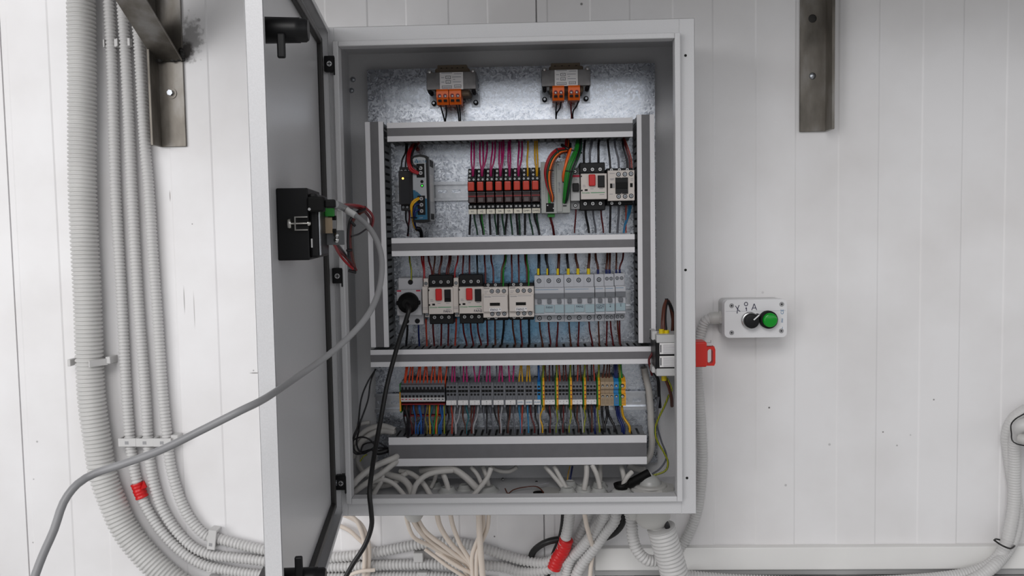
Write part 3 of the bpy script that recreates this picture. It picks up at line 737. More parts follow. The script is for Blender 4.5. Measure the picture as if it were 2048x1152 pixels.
def contactor(px, label, group, mark=None):
    d = Dev('contactor', label, 'contactor', px, -.0297, -.112, group)
    b = MB(); d.bx(b, -.02, -.10, .99, .15, -.0297, -.080, 'black_plastic'); d.bx(b, -.02, .88, .99, 1.14, -.0297, -.080, 'black_plastic'); d.bx(b, -.01, 0, 1, 1, -.0297, -.085, 'black_plastic')
    base = b.build('base', d.root, bevel=.0012)
    b = MB(); d.bx(b, 0, 0, 1, 1, -.085, -.104, 'cream_plastic')
    if mark: d.bx(b, .02, .24, .98, .80, -.104, -.111, 'cream_plastic')
    fr = b.build('front_cover', d.root, bevel=.0006)
    d.screws([(.18, -.045), (.48, -.045), (.78, -.045), (.18, 1.07), (.48, 1.07)] if not mark else [(.18, -.05), (.48, -.05), (.18, 1.05), (.48, 1.05)], -.0802, .0030, parent=base)
    if mark:
        d.screws([(.36, .13), (.60, .13), (.84, .13), (.36, .88), (.60, .88), (.84, .88)], -.1042, .0029, parent=fr, m='bolt_metal')
        w_ = d.part('indicator_window', .28, .50, .68, .60, -.111, -.1116, 'matt_black', .0003)
        d.part('label_holder', .26, .67, .72, .795, -.111, -.1117, 'paper', .0002)
        d.text(mark, .5, .735, .0058, -.1118, 'pen_ink')
        b = MB(); d.bx(b, .36, .285, .90, .295, -.111, -.1113, 'faint_ink'); d.bx(b, .04, .03, .26, .045, -.104, -.1043, 'print_ink')
        for k in range(2): d.bx(b, .06, .13+.05*k, .22-.05*k, .14+.05*k, -.104, -.1043, 'faint_ink')
        b.build('printed_lines', fr)
        lettering('Schneider', .0038, (d.x(.2), -.1112, d.z(.30)), 'faint_ink', d.root, sx=.8)
    else:
        d.screws([(.40, .13), (.64, .13), (.87, .12), (.40, .86), (.64, .86), (.87, .85)], -.1042, .0031, parent=fr, m='bolt_metal')
        b = MB(); d.bx(b, .28, .24, .75, .77, -.104, -.1065, 'black_plastic'); d.bx(b, .30, .40, .73, .60, -.1065, -.108, 'matt_black'); d.bx(b, .48, .235, .54, .25, -.104, -.107, 'cream_plastic'); d.bx(b, .48, .76, .54, .775, -.104, -.107, 'cream_plastic'); b.build('armature', d.root, bevel=.0006)
        b = MB(); d.bx(b, .08, .43, .17, .58, -.104, -.1046, 'matt_black'); d.bx(b, .19, .43, .25, .58, -.104, -.1046, 'mid_grey'); b.build('latch_slot', d.root); d.part('latch_slot', .83, .43, .93, .56, -.104, -.1046, 'matt_black', 0)
        b = MB()
        for (u0, v0, u1) in ((.08, .27, .24), (.10, .30, .22), (.06, .77, .18), (.86, .28, .95), (.86, .33, .95), (.06, .09, .26)): d.bx(b, u0, v0, u1, v0+.012, -.104, -.1043, 'faint_ink')
        b.build('printed_lines', fr)
    return d
motor_starter((1160.5, 323, 1214, 420), 'upper motor starter with red and black buttons, beside the green wire loom', None, 'motor starters')
contactor((1216.5, 340, 1270, 401), 'contactor with a square black centre in the upper row', 'contactors')

# ================================================================== ROW TWO DEVICES
# rail socket with the black plug in it
d = Dev('rail_socket', 'light grey rail-mounted power socket in the middle row holding a black plug', 'power socket', (794, 557, 844, 652), -.0297, -.088)
b = MB(); d.bx(b, 0, .0, 1, 1, -.0297, -.070, 'socket_grey'); b.build('housing', d.root, bevel=.001)
b = MB(); d.bx(b, -.02, .24, .98, .78, -.068, -.086, 'socket_grey'); b.build('socket_face', d.root, bevel=.001)
b = MB(); d.bx(b, .0, .245, .17, .275, -.086, -.0864, 'red_ink'); d.bx(b, .77, .245, .94, .275, -.086, -.0864, 'red_ink'); b.build('red_marks', d.root)
d.screws([(.50, .09), (.31, .92), (.74, .92)], -.0702, .0036, m='terminal_dark')
sx_, sz_ = d.x(.47), d.z(.505)
pl = thing('power_plug', 'round black mains plug pushed into the rail socket', 'plug', (sx_, -.086, sz_))
b = MB(); b.lathe((sx_, -.0862, sz_), (0, -1, 0), [(0, .0185), (.012, .0185), (.020, .0165), (.026, .012), (.030, .008)], 'matt_black', 32); b.build('plug_body', pl)
b = MB(); b.box(sx_-.021, -.0866, sz_-.0035, sx_-.016, -.098, sz_+.0035, 'matt_black'); b.box(sx_+.016, -.0866, sz_-.0035, sx_+.021, -.098, sz_+.0035, 'matt_black'); b.build('grip_lug', pl, bevel=.0008)
# auxiliary contacts and motor starters
def aux(px, label):
    d = Dev('auxiliary_contact', label, 'contact block', px, -.0297, -.098, 'narrow auxiliary contact blocks')
    b = MB(); d.bx(b, 0, .20, 1, .88, -.0297, -.096, 'cream_plastic'); d.bx(b, .1, .0, .95, .24, -.0297, -.082, 'cream_plastic'); d.bx(b, .2, .86, 1.1, 1.0, -.0297, -.082, 'cream_plastic'); b.build('housing', d.root, bevel=.0005)
    b = MB(); d.bx(b, .05, .73, .95, .737, -.096, -.0963, 'faint_ink'); d.bx(b, .05, .77, .95, .777, -.096, -.0963, 'faint_ink'); b.build('printed_lines', d.root)
    d.screws([(.52, .13), (.62, .93)], -.0822, .0024, m='bolt_metal')
aux((844.5, 558, 855.5, 636), 'narrow cream contact block between the plug socket and the left motor starter')
aux((905, 557, 916.5, 635), 'narrow cream contact block between the two lower motor starters')
motor_starter((855, 551, 905.5, 651), 'motor starter marked FAN1, left of the pair in the middle row', 'FAN1', 'motor starters', True)
motor_starter((916, 550, 966.5, 650), 'motor starter marked FAN2, right of the pair in the middle row', 'FAN2', 'motor starters')
contactor((965.5, 575, 1016, 636), 'contactor marked FAN1 in the middle row, left of its twin', 'contactors', 'FAN1 *')
contactor((1017.5, 574, 1068, 635), 'contactor marked FAN2 in the middle row, beside the breakers', 'contactors', 'FAN2 *')

def breaker(px, label, poles, slim, mark, group='circuit breakers in the middle row'):
    d = Dev('circuit_breaker', label, 'circuit breaker', px, -.0297, -.092, group)
    n = poles
    b = MB(); d.bx(b, 0, 0, 1, 1, -.0297, -.070, 'breaker_grey'); d.bx(b, 0, .25, 1, .83, -.0297, -.0905, 'breaker_grey')
    b.build('housing', d.root, bevel=.0006)
    b = MB(); d.bx(b, .01, .255, .99, .365, -.0905, -.0925, 'breaker_grey'); d.bx(b, .01, .365, .99, .47, -.0905, -.0945, 'breaker_band'); d.bx(b, .03, .285, .8, .293, -.0925, -.0927, 'blue_ink'); b.build('toggle_cover', d.root, bevel=.0006)
    b = MB()
    for k in range(n):
        d.bx(b, (k+.04)/n, .61, (k+.96)/n, .77 if k % 3 == 1 or n == 1 else .785, -.0905, -.0925, 'breaker_window')
    b.build('label_window', d.root, bevel=.0004)
    for k in range(n):
        tw = d.part('toggle', (k+.28)/n, .495, (k+.70)/n, .575, -.0903, -.0955, 'breaker_band', .0005)
        if n > 1 and k:
            b = MB(); d.bx(b, k/n-.003, 0, k/n+.003, .25, -.070, -.0702, 'mid_grey'); d.bx(b, k/n-.003, .83, k/n+.003, 1, -.070, -.0702, 'mid_grey'); b.build('seam', d.root)
        if slim: d.screws([((k+.28)/n, .10), ((k+.72)/n, .10), ((k+.28)/n, .92), ((k+.72)/n, .92)], -.0702, .0024, m='bolt_metal')
        else: d.screws([((k+.48)/n, .115), ((k+.48)/n, .915)], -.0702, .0032, m='bolt_metal')
    for i, (tx, v) in enumerate(mark): d.text(tx, .5, v, .0052, -.0926, 'pen_ink')
    return d
breaker((1069, 552, 1128.5, 646.5), 'three-pole circuit breaker marked FAN1, beside the contactors', 3, False, [('FAN1', .665)])
breaker((1129, 550.5, 1189.5, 646), 'three-pole circuit breaker marked FAN2, middle of the breaker group', 3, False, [('FAN2', .655)])
breaker((1190.5, 549.5, 1210, 645), 'single-pole circuit breaker with CONT HEAT written on it', 1, False, [('CONT', .645), ('HEAT', .69)])
breaker((1210.5, 549, 1230, 644.5), 'slim two-screw breaker marked 4, second from the right end', 1, True, [('~', .63), ('4', .67)])
breaker((1231, 548, 1251.5, 643.5), 'slim two-screw breaker marked 5, at the right end of the row', 1, True, [('~', .62), ('5', .66)])

# ================================================================== TERMINAL ROW
def make_terminal(px0, px1, kind, label, group):
    """one terminal block slice, profile extruded along X"""
    top = {'double': 769, 'grey': 767, 'earth': 764, 'beige': 763, 'blue': 763, 'end': 763, 'blue1': 767}[kind]
    yc = 790
    X0 = P(px0, yc, -.075).x; X1 = P(px1, yc, -.075).x
    tl = (X0 - P(800, yc, -.075).x)                                # rows climb slightly to the right in the photograph
    def Zp(py, y): return P((px0+px1)/2, py-(px0-800)*.006+ (0), y).z
    root = thing('terminal_block', label, 'terminal block', ((X0+X1)/2, -.0297, ZR3-.0175), group)
    g = .00012; a_, c_ = X0+g, X1-g; dx = c_-a_
    if kind in ('double', 'grey', 'earth', 'blue1'):
        m, acc = {'double': ('terminal_grey', 'terminal_dark'), 'grey': ('terminal_grey', 'terminal_dark'), 'earth': ('terminal_green', 'terminal_yellow'), 'blue1': ('terminal_blue', 'terminal_dark')}[kind]
    if kind == 'double':
        zt_, z2, z3, z4, z5 = Zp(770, -.078), Zp(782, -.078), Zp(795, -.078), Zp(804, -.078), Zp(829, -.060)
        prof = [(-.0297, zt_+.006), (-.066, zt_+.006), (-.066, zt_), (-.078, zt_), (-.078, z3), (-.074, z3), (-.070, z4), (-.058, z4-.004), (-.056, z5), (-.0297, z5-.004)]
        b = MB(); b.prism([(a_, y, z) for y, z in prof], (dx, 0, 0), 'terminal_grey'); bd = b.build('terminal_body', root)
        b = MB(); xm = (a_+c_)/2
        for z in (zt_-.006, z2-.010): b.box(xm-dx*.30, -.0781, z-.0022, xm+dx*.30, -.0786, z+.0022, 'terminal_dark')
        b.box(a_, -.0781, z2-.003, c_, -.0786, z2+.0025, 'terminal_dark'); b.build('wire_opening', bd)
        b = MB(); b.prism([(a_, y, z) for y, z in ((-.0705, z4+.0006), (-.0745, z3+.0004), (-.0790, z3-.0004), (-.0755, z4))], (dx, 0, 0), 'paper'); b.box(xm-dx*.25, -.0793, z3-.0040, xm+dx*.25, -.0783, z3-.0026, 'red_ink' if px0 < 845 else 'print_ink'); b.build('marker_tag', root)
        b = MB(); b.box(a_, -.0297, z4-.0062, c_, -.0745, z4-.0042, 'red_base'); b.box(a_, -.0297, z5-.004, c_, -.060, z5-.001, 'red_base'); b.build('red_base', root)
    elif kind in ('grey', 'blue1'):
        zt_, zr0, zr1, zm, zb_, zl = Zp(767, -.072), Zp(781, -.075), Zp(786, -.075), Zp(799, -.075), Zp(812, -.075), Zp(828, -.055)
        prof = [(-.0297, zt_+.003), (-.060, zt_+.003), (-.068, zt_), (-.072, zt_-.003), (-.072, zb_), (-.058, zb_-.001), (-.055, zl), (-.0297, zl-.003)]
        b = MB(); b.prism([(a_, y, z) for y, z in prof], (dx, 0, 0), m); bd = b.build('terminal_body', root)
        b = MB(); xm = (a_+c_)/2
        for py in (775, 790): 
            z = Zp(py, -.072); b.cyl((xm, -.0719, z), (xm, -.0724, z), dx*.36, 'terminal_dark', 12)
        b.box(a_+.0003, -.0720, zr1, c_-.0003, -.0725, zr0, 'matt_black'); b.build('screw_opening', bd)
    elif kind == 'earth':
        zt_, zb_, zl = Zp(762, -.076), Zp(812, -.076), Zp(822, -.06)
        xs = a_+dx*.38
        prof = [(-.0297, zt_+.003), (-.066, zt_+.003), (-.077, zt_-.002), (-.077, zb_), (-.062, zl), (-.0297, zl)]
        b = MB(); b.prism([(a_, y+.004, z) for y, z in prof], (xs-a_, 0, 0), 'terminal_green'); b.prism([(xs, y, z) for y, z in prof], (c_-xs, 0, 0), 'terminal_yellow'); bd = b.build('terminal_body', root)
        b = MB()
        for py in (773, 783, 791, 799): z = Zp(py, -.076); b.cyl(((xs+c_)/2, -.0769, z), ((xs+c_)/2, -.0774, z), dx*.24, 'rust' if False else 'red_base', 10)
        b.build('screw_opening', bd)
    else:
        m = {'beige': 'beige_plastic', 'blue': 'terminal_blue', 'end': 'terminal_yellow'}[kind]
        zt_, za, zc_, zb_ = Zp(765, -.078), Zp(780, -.078), Zp(790, -.078), Zp(814, -.078)
        prof = [(-.0297, zt_+.005), (-.064, zt_+.005), (-.078, zt_-.001), (-.078, za), (-.071, za-.0005), (-.071, zc_+.0005), (-.078, zc_), (-.078, zb_), (-.06, zb_-.003), (-.0297, zb_-.003)]
        b = MB()
        if kind == 'end':
            xs = a_+dx*.40; b.prism([(a_, y, z) for y, z in prof], (xs-a_, 0, 0), 'terminal_green'); b.prism([(xs, y, z) for y, z in prof], (c_-xs, 0, 0), 'terminal_yellow')
        else: b.prism([(a_, y, z) for y, z in prof], (dx, 0, 0), m)
        bd = b.build('terminal_body', root)
        xm = (a_+c_)/2
        for py in (774, 795):
            z = Zp(py, -.078); b = MB(); b.cyl((xm, -.0779, z), (xm, -.0785, z), dx*.30, 'terminal_dark', 14); b.cyl((xm, -.0784, z-.0006), (xm, -.0788, z-.0006), dx*.2, 'screw_metal', 12); b.build('terminal_screw', bd)
        b = MB()
        for k in range(4): z = Zp(801+k*3, -.078); b.box(a_+dx*.2, -.0779, z, c_-dx*.1, -.0783, z+.0007, 'brown_plastic')
        b.build('ribs', bd)
    return root
p0, p1 = 802, 889.5; q = (p1-p0)/12
b = MB(); X0 = P(799, 790, -.07).x; X1 = P(802, 790, -.07).x; b.box(X0, -.0297, P(800, 826, -.07).z, X1, -.068, P(800, 768, -.07).z, 'terminal_green'); b.box(X0+.0002, -.068, P(800, 822, -.07).z, X1, -.073, P(800, 784, -.07).z, 'terminal_yellow')
tag(b.build('earth_terminal'), 'thin green and yellow earth terminal closing the left end of the terminal row', 'terminal block')
for i in range(12):
    make_terminal(p0+q*i, p0+q*(i+1), 'double', '%s two-deck terminal with red base, counted from the left end of the terminal row' % ORD[i], 'red-based two-deck terminals at the left end of the row')
trip = [(892.5, 3), (916, 3), (939.5, 3), (963, 3), (987, 3), (1011, 3), (1034.5, 2), (1051, 2), (1068, 2)]
wd = 6.75
def strip(pxa, pxb, txts, dy, label, blue=False):
    X0 = P(pxa, 806, -.075).x; X1 = P(pxb, 806, -.075).x; za = P(pxa, 801.5-dy, -.075).z; zb_ = P(pxa, 811-dy, -.075).z
    o = thing('marker_strip', label, 'label strip', ((X0+X1)/2, -.0722, zb_), 'white marker strips on the terminal row')
    b = MB(); b.box(X0, -.0722, zb_, X1, -.0752, za, 'paper'); b.build('strip', o, bevel=.0003)
    for (t, u, v, s) in txts: lettering(t, s, (X0+(X1-X0)*u, -.0754, za+(zb_-za)*v), 'blue_ink' if blue else 'print_ink', o)
for gi_, (sx0, n) in enumerate(trip):
    pos = 'directly after the red-based terminals' if gi_ == 0 else ('the pair with the blue one' if gi_ == 8 else '')
    for k in range(n):
        kind = 'blue1' if (gi_ == 8 and k == 1) else 'grey'
        lab = ('%s grey terminal of the %s cluster right of the red-based terminals' % (ORD[k], ORD[gi_])) if kind == 'grey' else 'bright blue thin terminal between a grey one and the first yellow earth terminal'
        make_terminal(sx0+wd*k, sx0+wd*(k+1), kind, lab, 'grey screw terminals in clusters' if kind == 'grey' else None)
    dy = (sx0-800)*.006
    if gi_ < 8:                                                      # end cover closing the cluster
        xa = sx0+wd*n; xb = trip[gi_+1][0]
        X0 = P(xa, 790, -.072).x+.0001; X1 = P(xb, 790, -.072).x-.0001; z0 = P(xa, 828-dy, -.06).z; z1 = P(xa, 765.5-dy, -.072).z
        b = MB(); b.box(X0, -.0297, z0+.014, X1, -.0735, z1, 'mid_grey' if False else 'terminal_grey'); b.box(X0, -.0297, z0, X1, -.058, z0+.014, 'terminal_grey')
        tag(b.build('end_cover'), 'thin grey end cover after the %s cluster of grey terminals' % ORD[gi_], 'end cover', 'thin grey end covers between terminal clusters')
    tx = [(str(gi_+1), .5, .33, .0035)]+[(str(k+1), (k+.5)/n, .75, .0024) for k in range(n)] if gi_ < 6 else [('DMP%d' % (gi_-5) if gi_ < 8 else 'PUMP', .5, .5, .0040)]
    strip(sx0, sx0+wd*n, tx, dy, 'white marker strip under the %s cluster of grey terminals' % ORD[gi_], gi_ >= 6)
fours = [(1089.5, 1), (1117, 2), (1144.6, 4), (1172.6, 5)]
for k, (xa, nm) in enumerate(fours):
    for j in range(3): make_terminal(xa+wd*j, xa+wd*(j+1), 'grey', '%s grey terminal of the %s trio standing between yellow earth terminals' % (ORD[j], ORD[k]), 'grey terminals between the earth terminals')
    strip(xa, xa+wd*3, [('U', .17, .35, .003), ('V', .5, .35, .003), ('W', .83, .35, .003), (str(nm), .5, .78, .003)], (xa-800)*.006, 'white marker strip under the %s trio between yellow earth terminals' % ORD[k])
for k, xa in enumerate((1083, 1110.5, 1138, 1166, 1194)):
    make_terminal(xa, xa+6.2, 'earth', '%s yellow and green earth terminal of the right-hand half, counted from the blue one' % ORD[k], 'narrow yellow and green earth terminals')
for k in range(3): make_terminal(1201+8.8*k, 1201+8.8*(k+1), 'beige', '%s large beige terminal left of the wide blue terminal' % ['leftmost', 'middle', 'rightmost'][k], 'large beige terminals')
make_terminal(1227.5, 1237.5, 'blue', 'wide bright blue terminal between the beige ones and the last earth terminal', None)
make_terminal(1237.6, 1251.5, 'end', 'wide green and yellow earth terminal at the right end of the row', None)

# ================================================================== ROW WIRES
YW = -.062
def run(xs, y0, y1, col, r, label, group, Y0=-.060, Y1=-.060, sag=0):
    """xs = (x at start, x at end); a gentle S between the two ends"""
    a_, c_ = xs; m1 = a_+(c_-a_)*.2; m2 = a_+(c_-a_)*.75
    wire([(a_, y0, Y0), (m1+sag, y0+(y1-y0)*.35, (Y0+Y1)/2), (m2, y0+(y1-y0)*.72, Y1), (c_, y1, Y1)], col, r, label, group)
# purple and yellow wires down into the relays
g = 'coloured wires entering the red relays from above'
tops = {0: [(943, 'purple', -.5), (948, 'purple', 1)], 1: [(960, 'purple', -.6), (966, 'purple', .6), (974, 'purple', 1)], 2: [(985, 'purple', -.8), (990, 'purple', .3)], 3: [(999, 'purple', -.5), (1003, 'purple', .6), (1007, 'purple', 1.2)],
        4: [(1017, 'purple', -.3), (1020, 'purple', .7)], 5: [(1038, 'purple', -.6), (1044, 'purple', .6)], 6: [(1056, 'yellow', 0)], 7: [(1070, 'yellow', -.5), (1074, 'yellow', .7)]}
words = {1: ['only'], 2: ['left', 'right'], 3: ['left', 'middle', 'right']}
for i, lst in tops.items():
    xe = 934.3+18.33*i+11.2
    for k, (xt, c, o) in enumerate(lst):
        wire([(xt, 280, -.05), (xt-.5*(k == 0)+.3, 300, -.062), (xt+(xe-xt)*.45-(1.5 if k == 0 else -1.5), 322, -.072), (xe+o*1.6, 340, -.075), (xe+o*.9, 352, -.071)], c, .00135, '%s %s wire entering the relay marked %s from above' % (words[len(lst)][k], c, names[i]), g)
g = 'dark and green wires leaving the red relays downwards'
bots = {0: [(941, 939, 'black'), (948, 955, 'dark_green')], 1: [(960, 967, 'black'), (963, 968, 'green')], 2: [(979, 981, 'black'), (989, 994, 'dark_green')], 3: [(996, 996, 'black'), (1004, 1009, 'dark_green')],
        4: [(1014, 1010, 'black'), (1021, 1025, 'dark_green')], 5: [(1033, 1036, 'black'), (1038, 1040, 'dark_green')], 6: [(1050, 1050, 'black'), (1058, 1066, 'dark_green')], 7: [(1068, 1079, 'black'), (1073, 1079, 'dark_green')]}
for i, lst in bots.items():
    for k, (xa, xb, c) in enumerate(lst):
        run((xa, xb), 424-i*.3, 470, c, .00135 if c != 'black' else .0017, '%s %s wire leaving the bottom of the relay marked %s' % (['left', 'right'][k], c.replace('_', ' '), names[i]), g, -.062, -.055)
g = 'wires at the left end of the upper row'
for nm, pts, c, r in (
    ('left black wire entering the timer relay from above', [(812, 284, -.05), (811, 305, -.06), (805, 318, -.068), (802, 336, -.072)], 'black', .0013),
    ('right black wire entering the timer relay from above', [(815, 284, -.05), (814, 305, -.06), (812, 320, -.068), (811, 336, -.072)], 'black', .0013),
    ('left dark wire hanging from the timer relay', [(812, 419, -.07), (812, 440, -.062), (817, 455, -.058), (815, 472, -.05)], 'black', .0013),
    ('right dark red wire hanging from the timer relay', [(818, 418, -.07), (819, 435, -.062), (817, 452, -.058), (816, 472, -.05)], 'dark_red', .0013),
    ('outer thick red wire curving into the upper terminals of the power supply', [(824, 290, -.05), (817, 305, -.09), (816, 322, -.122), (821, 340, -.127), (836, 347, -.121)], 'red', .0020),
    ('inner thick red wire curving into the upper terminals of the power supply', [(828, 288, -.05), (821, 304, -.09), (819, 320, -.118), (823, 336, -.127), (837, 346, -.121)], 'red', .0018),
    ('black wire curving into the upper terminals of the power supply', [(834, 288, -.05), (826, 303, -.09), (823, 318, -.118), (826, 330, -.127), (838, 335, -.121)], 'black', .0018),
    ('upper yellow wire curving out of the lower terminals of the power supply', [(838, 396, -.1205), (829, 400, -.127), (822, 410, -.127), (824, 430, -.120), (828, 452, -.09), (834, 460, -.07)], 'yellow', .0014),
    ('lower yellow wire curving out of the lower terminals of the power supply', [(838, 398, -.1205), (831, 403, -.127), (824, 412, -.127), (825, 430, -.118), (828, 452, -.088), (834, 461, -.07)], 'yellow', .0013),
    ('upper blue wire leaving the lower terminals of the power supply', [(838, 408, -.1205), (830, 411, -.127), (827, 424, -.125), (828, 440, -.11), (831, 456, -.08), (840, 463, -.065)], 'dark_blue', .0014),
    ('lower blue wire leaving the lower terminals of the power supply', [(839, 419, -.1205), (831, 423, -.127), (829, 433, -.122), (830, 446, -.10), (833, 457, -.08), (842, 464, -.065)], 'dark_blue', .0014)):
    wire(pts, c, r, nm, g)
wire([(830, 457, -.08), (838, 457, -.078), (842, 463, -.07), (843, 473, -.05)], 'black', .0035, 'thick black sleeve gathering the wires under the power supply', g)
wire([(836, 300, -.06), (832, 292, -.055), (838, 284, -.05)], 'dark_red', .0035, 'dark red bundle rising into the duct above the power supply', g)
for nm, a_, c_ in (('yellow and blue wires under the power supply', (822, 435.5, -.130), (834, 435.5, -.118)), ('thick red wires left of the power supply', (812, 314, -.112), (822, 314, -.100))):
    wire([a_, c_], 'black', .0012, 'black cable tie around the '+nm, 'black cable ties inside the cabinet', 'cable_tie', 'cable tie')
# looms of the controller
def loom(cols, path, spread, r, label, group):
    n = len(cols)
    for i, (c, dx, dy) in enumerate(cols):
        pts = [(x+dx*s_, y+dy*s_, Y-.0012*(i % 3)) for (x, y, Y), s_ in zip(path, spread)]
        wire(pts, c, r, label % ORD[i], group)
path = [(1135, 276, -.05), (1134, 298, -.075), (1118, 303, -.098), (1104, 318, -.105), (1096, 345, -.106), (1098, 372, -.102), (1104, 392, -.096), (1104, 402, -.088)]
loom([('orange', -3, -2), ('red', -2, -2), ('dark_green', -1, 0), ('green', 0, 0), ('red', -4, -3), ('bright_orange', 1.5, 1.5), ('bright_orange', 2.6, 2.4), ('brown', 3.5, 3), ('red', -3.2, -1), ('dark_green', 1, 1)],
     path, (.8, 1.2, 1.4, 1.5, 1.6, 1.3, .8, .4), .0013, '%s wire of the red and green loom bending over the controller', 'wires of the loom bending over the controller')
path = [(1158, 276, -.05), (1156, 296, -.085), (1149, 315, -.100), (1139, 340, -.104), (1134, 370, -.102), (1131, 395, -.096), (1129, 406, -.086)]
loom([('green', -3.5, 0), ('green', -2.2, 0), ('green', -1, 0), ('green', 0, 0), ('green', 1.3, 0), ('black', 2.4, 0), ('green', 3.6, 0), ('dark_green', 4.4, 0)],
     path, (1, 1.4, 1.8, 1.7, 1.4, 1.0, .6), .0015, '%s wire of the straight green loom in front of the expansion module', 'wires of the green loom')
wire([(1142, 298, -.085), (1136, 315, -.098), (1130, 335, -.102), (1127, 352, -.098), (1128, 362, -.090)], 'bright_orange', .002, 'left orange wire beside the green loom', 'orange wires beside the green loom')
wire([(1140, 300, -.085), (1134, 318, -.098), (1129, 340, -.100), (1126, 352, -.095), (1127, 362, -.090)], 'orange', .002, 'right orange wire beside the green loom', 'orange wires beside the green loom')
for nm, a_, c_, r in (('red and green loom over the controller', (1090, 340, -.107), (1107, 341, -.107), .0009), ('green loom over the expansion module', (1131, 341.5, -.1065), (1150, 343.5, -.104), .0009),
                      ('red and green loom where it leaves the duct', (1113, 297, -.10), (1120, 315, -.10), .0016), ('green loom where it leaves the duct', (1143, 300, -.092), (1164, 306, -.092), .0014)):
    wire([a_, ((a_[0]+c_[0])/2, (a_[1]+c_[1])/2, min(a_[2], c_[2])-.003), c_], 'black', r, 'black cable tie around the '+nm, 'black cable ties inside the cabinet', 'cable_tie', 'cable tie')
wire([(1124, 290, -.07), (1132, 296, -.08), (1139, 299, -.08), (1140, 288, -.06)], 'black', .003, 'black tie knot between the two controller looms', 'black cable ties inside the cabinet', 'cable_tie', 'cable tie')
wire([(1100, 432, -.07), (1102, 440, -.068), (1106, 455, -.062), (1108, 470, -.05)], 'dark_red', .0022, 'thick dark red wire leaving the plug under the controller', 'wires under the right half of the upper row')
g = 'wires above the right half of the upper row'
for nm, a_, c_, col in (('first black', 1171, 1168, 'black'), ('grey', 1185, 1180, 'grey'), ('second black', 1199, 1197, 'black')):
    wire([(a_, 276, -.05), (a_-2, 290, -.06), (c_, 305, -.066), (c_, 328, -.066)], col, .0018, '%s wire entering the upper motor starter from above' % nm, g)
for nm, a_, b_, c_, col in (('black', 1215, 1217, 1221, 'black'), ('grey', 1229, 1231, 1238, 'grey'), ('dark', 1244, 1247, 1255, 'black'), ('dark red', 1246, 1252, 1260, 'dark_red'), ('thin red', 1248, 1256, 1264, 'rust')):
    wire([(a_, 274, -.05), (b_, 296, -.06), (c_-1.5, 318, -.066), (c_, 338, -.07)], col, .0016 if 'thin' not in nm else .001, '%s wire entering the upper contactor from above' % nm, g)
g = 'wires under the right half of the upper row'
for nm, xs, y0, col, r in (('dark red wire under the narrow upper breaker', (1152, 1149), 416, 'dark_red', .0012), ('black wire under the upper motor starter', (1171, 1178), 417, 'black', .0018), ('grey wire under the upper motor starter', (1186, 1192), 417, 'grey', .0014),
                           ('dark red wire under the upper motor starter', (1202, 1207), 417, 'dark_red', .0013), ('black wire under the upper contactor', (1221, 1220), 408, 'black', .0017), ('grey-blue wire under the upper contactor', (1238, 1235), 408, 'grey', .0018),
                           ('left blue wire under the upper contactor', (1259, 1247), 402, 'light_blue', .0014), ('right blue wire under the upper contactor', (1263, 1247.5), 402, 'light_blue', .0014), ('thin rust coloured wire under the upper contactor', (1252, 1252), 406, 'rust', .001)):
    run(xs, y0, 466, col, r, nm, g, -.066, -.055)

# ---- middle row, above
g = 'wires entering the middle row from above'
up = [('yellow-green', 819, 823, 'yellow_green', 'rail socket', .0013), ('left red', 843, 848, 'red', 'left narrow contact block', .0013), ('right red', 847, 849, 'red', 'left narrow contact block', .0013),
      ('first dark red', 857, 864, 'dark_red', 'left motor starter', .0014), ('second brown', 870, 867, 'brown', 'left motor starter', .0013), ('third brown', 884, 879, 'brown', 'left motor starter', .0015), ('fourth dark red', 883, 878, 'dark_red', 'left motor starter', .0013), ('fifth dark red', 899, 893, 'dark_red', 'left motor starter', .0014), ('sixth brown', 902, 897, 'brown', 'left motor starter', .0013),
      ('red', 916, 909.5, 'red', 'right narrow contact block', .0013), ('first dark red', 927, 925, 'dark_red', 'right motor starter', .0014), ('second dark red', 939, 939, 'dark_red', 'right motor starter', .0014), ('third dark', 954, 955, 'black', 'right motor starter', .0014),
      ('first dark red', 969, 971, 'dark_red', 'left FAN contactor', .0014), ('second dark red', 982, 987, 'dark_red', 'left FAN contactor', .0014), ('third brown', 1010, 1003, 'brown', 'left FAN contactor', .0015), ('green', 1012, 1006.5, 'green', 'left FAN contactor', .0013),
      ('first dark red', 1023, 1024, 'dark_red', 'right FAN contactor', .0014), ('second dark red', 1037, 1038, 'dark_red', 'right FAN contactor', .0014), ('third dark red', 1050, 1054, 'dark_red', 'right FAN contactor', .0014), ('green', 1053, 1057.5, 'green', 'right FAN contactor', .0013)]
for nm, a_, c_, col, dev, r in up:
    ye = {'rail socket': 560, 'left narrow contact block': 562, 'right narrow contact block': 562, 'left motor starter': 556, 'right motor starter': 555, 'left FAN contactor': 568, 'right FAN contactor': 567}[dev]
    if col == 'green': ye = 576
    wire([(a_, 505, -.05), (a_+(c_-a_)*.15, 522, -.06), (c_-(c_-a_)*.1, 540, -.066), (c_, ye, -.072 if col != 'green' else -.084)], col, r, '%s wire entering the %s from above' % (nm, dev), g)
g = 'wires entering the breakers from above'
brk = [('black', 1078, 1078, 'black', .0027, 1), ('second dark grey', 1091, 1096, 'black', .0018, 1), ('grey', 1094, 1095, 'grey', .0015, 0), ('brown', 1118, 1117, 'brown', .0026, 1), ('black', 1134, 1136.5, 'black', .0023, 2), ('brown', 1151, 1156, 'brown', .0023, 2), ('brown', 1179, 1177, 'brown', .0025, 2),
       ('brown', 1191, 1196, 'brown', .0018, 3), ('left brown', 1215, 1213, 'brown', .0018, 3), ('right brown', 1220, 1219, 'brown', .0018, 3), ('third brown', 1233, 1232.5, 'brown', .0014, 3), ('last dark red', 1247, 1239.5, 'dark_red', .0014, 3)]
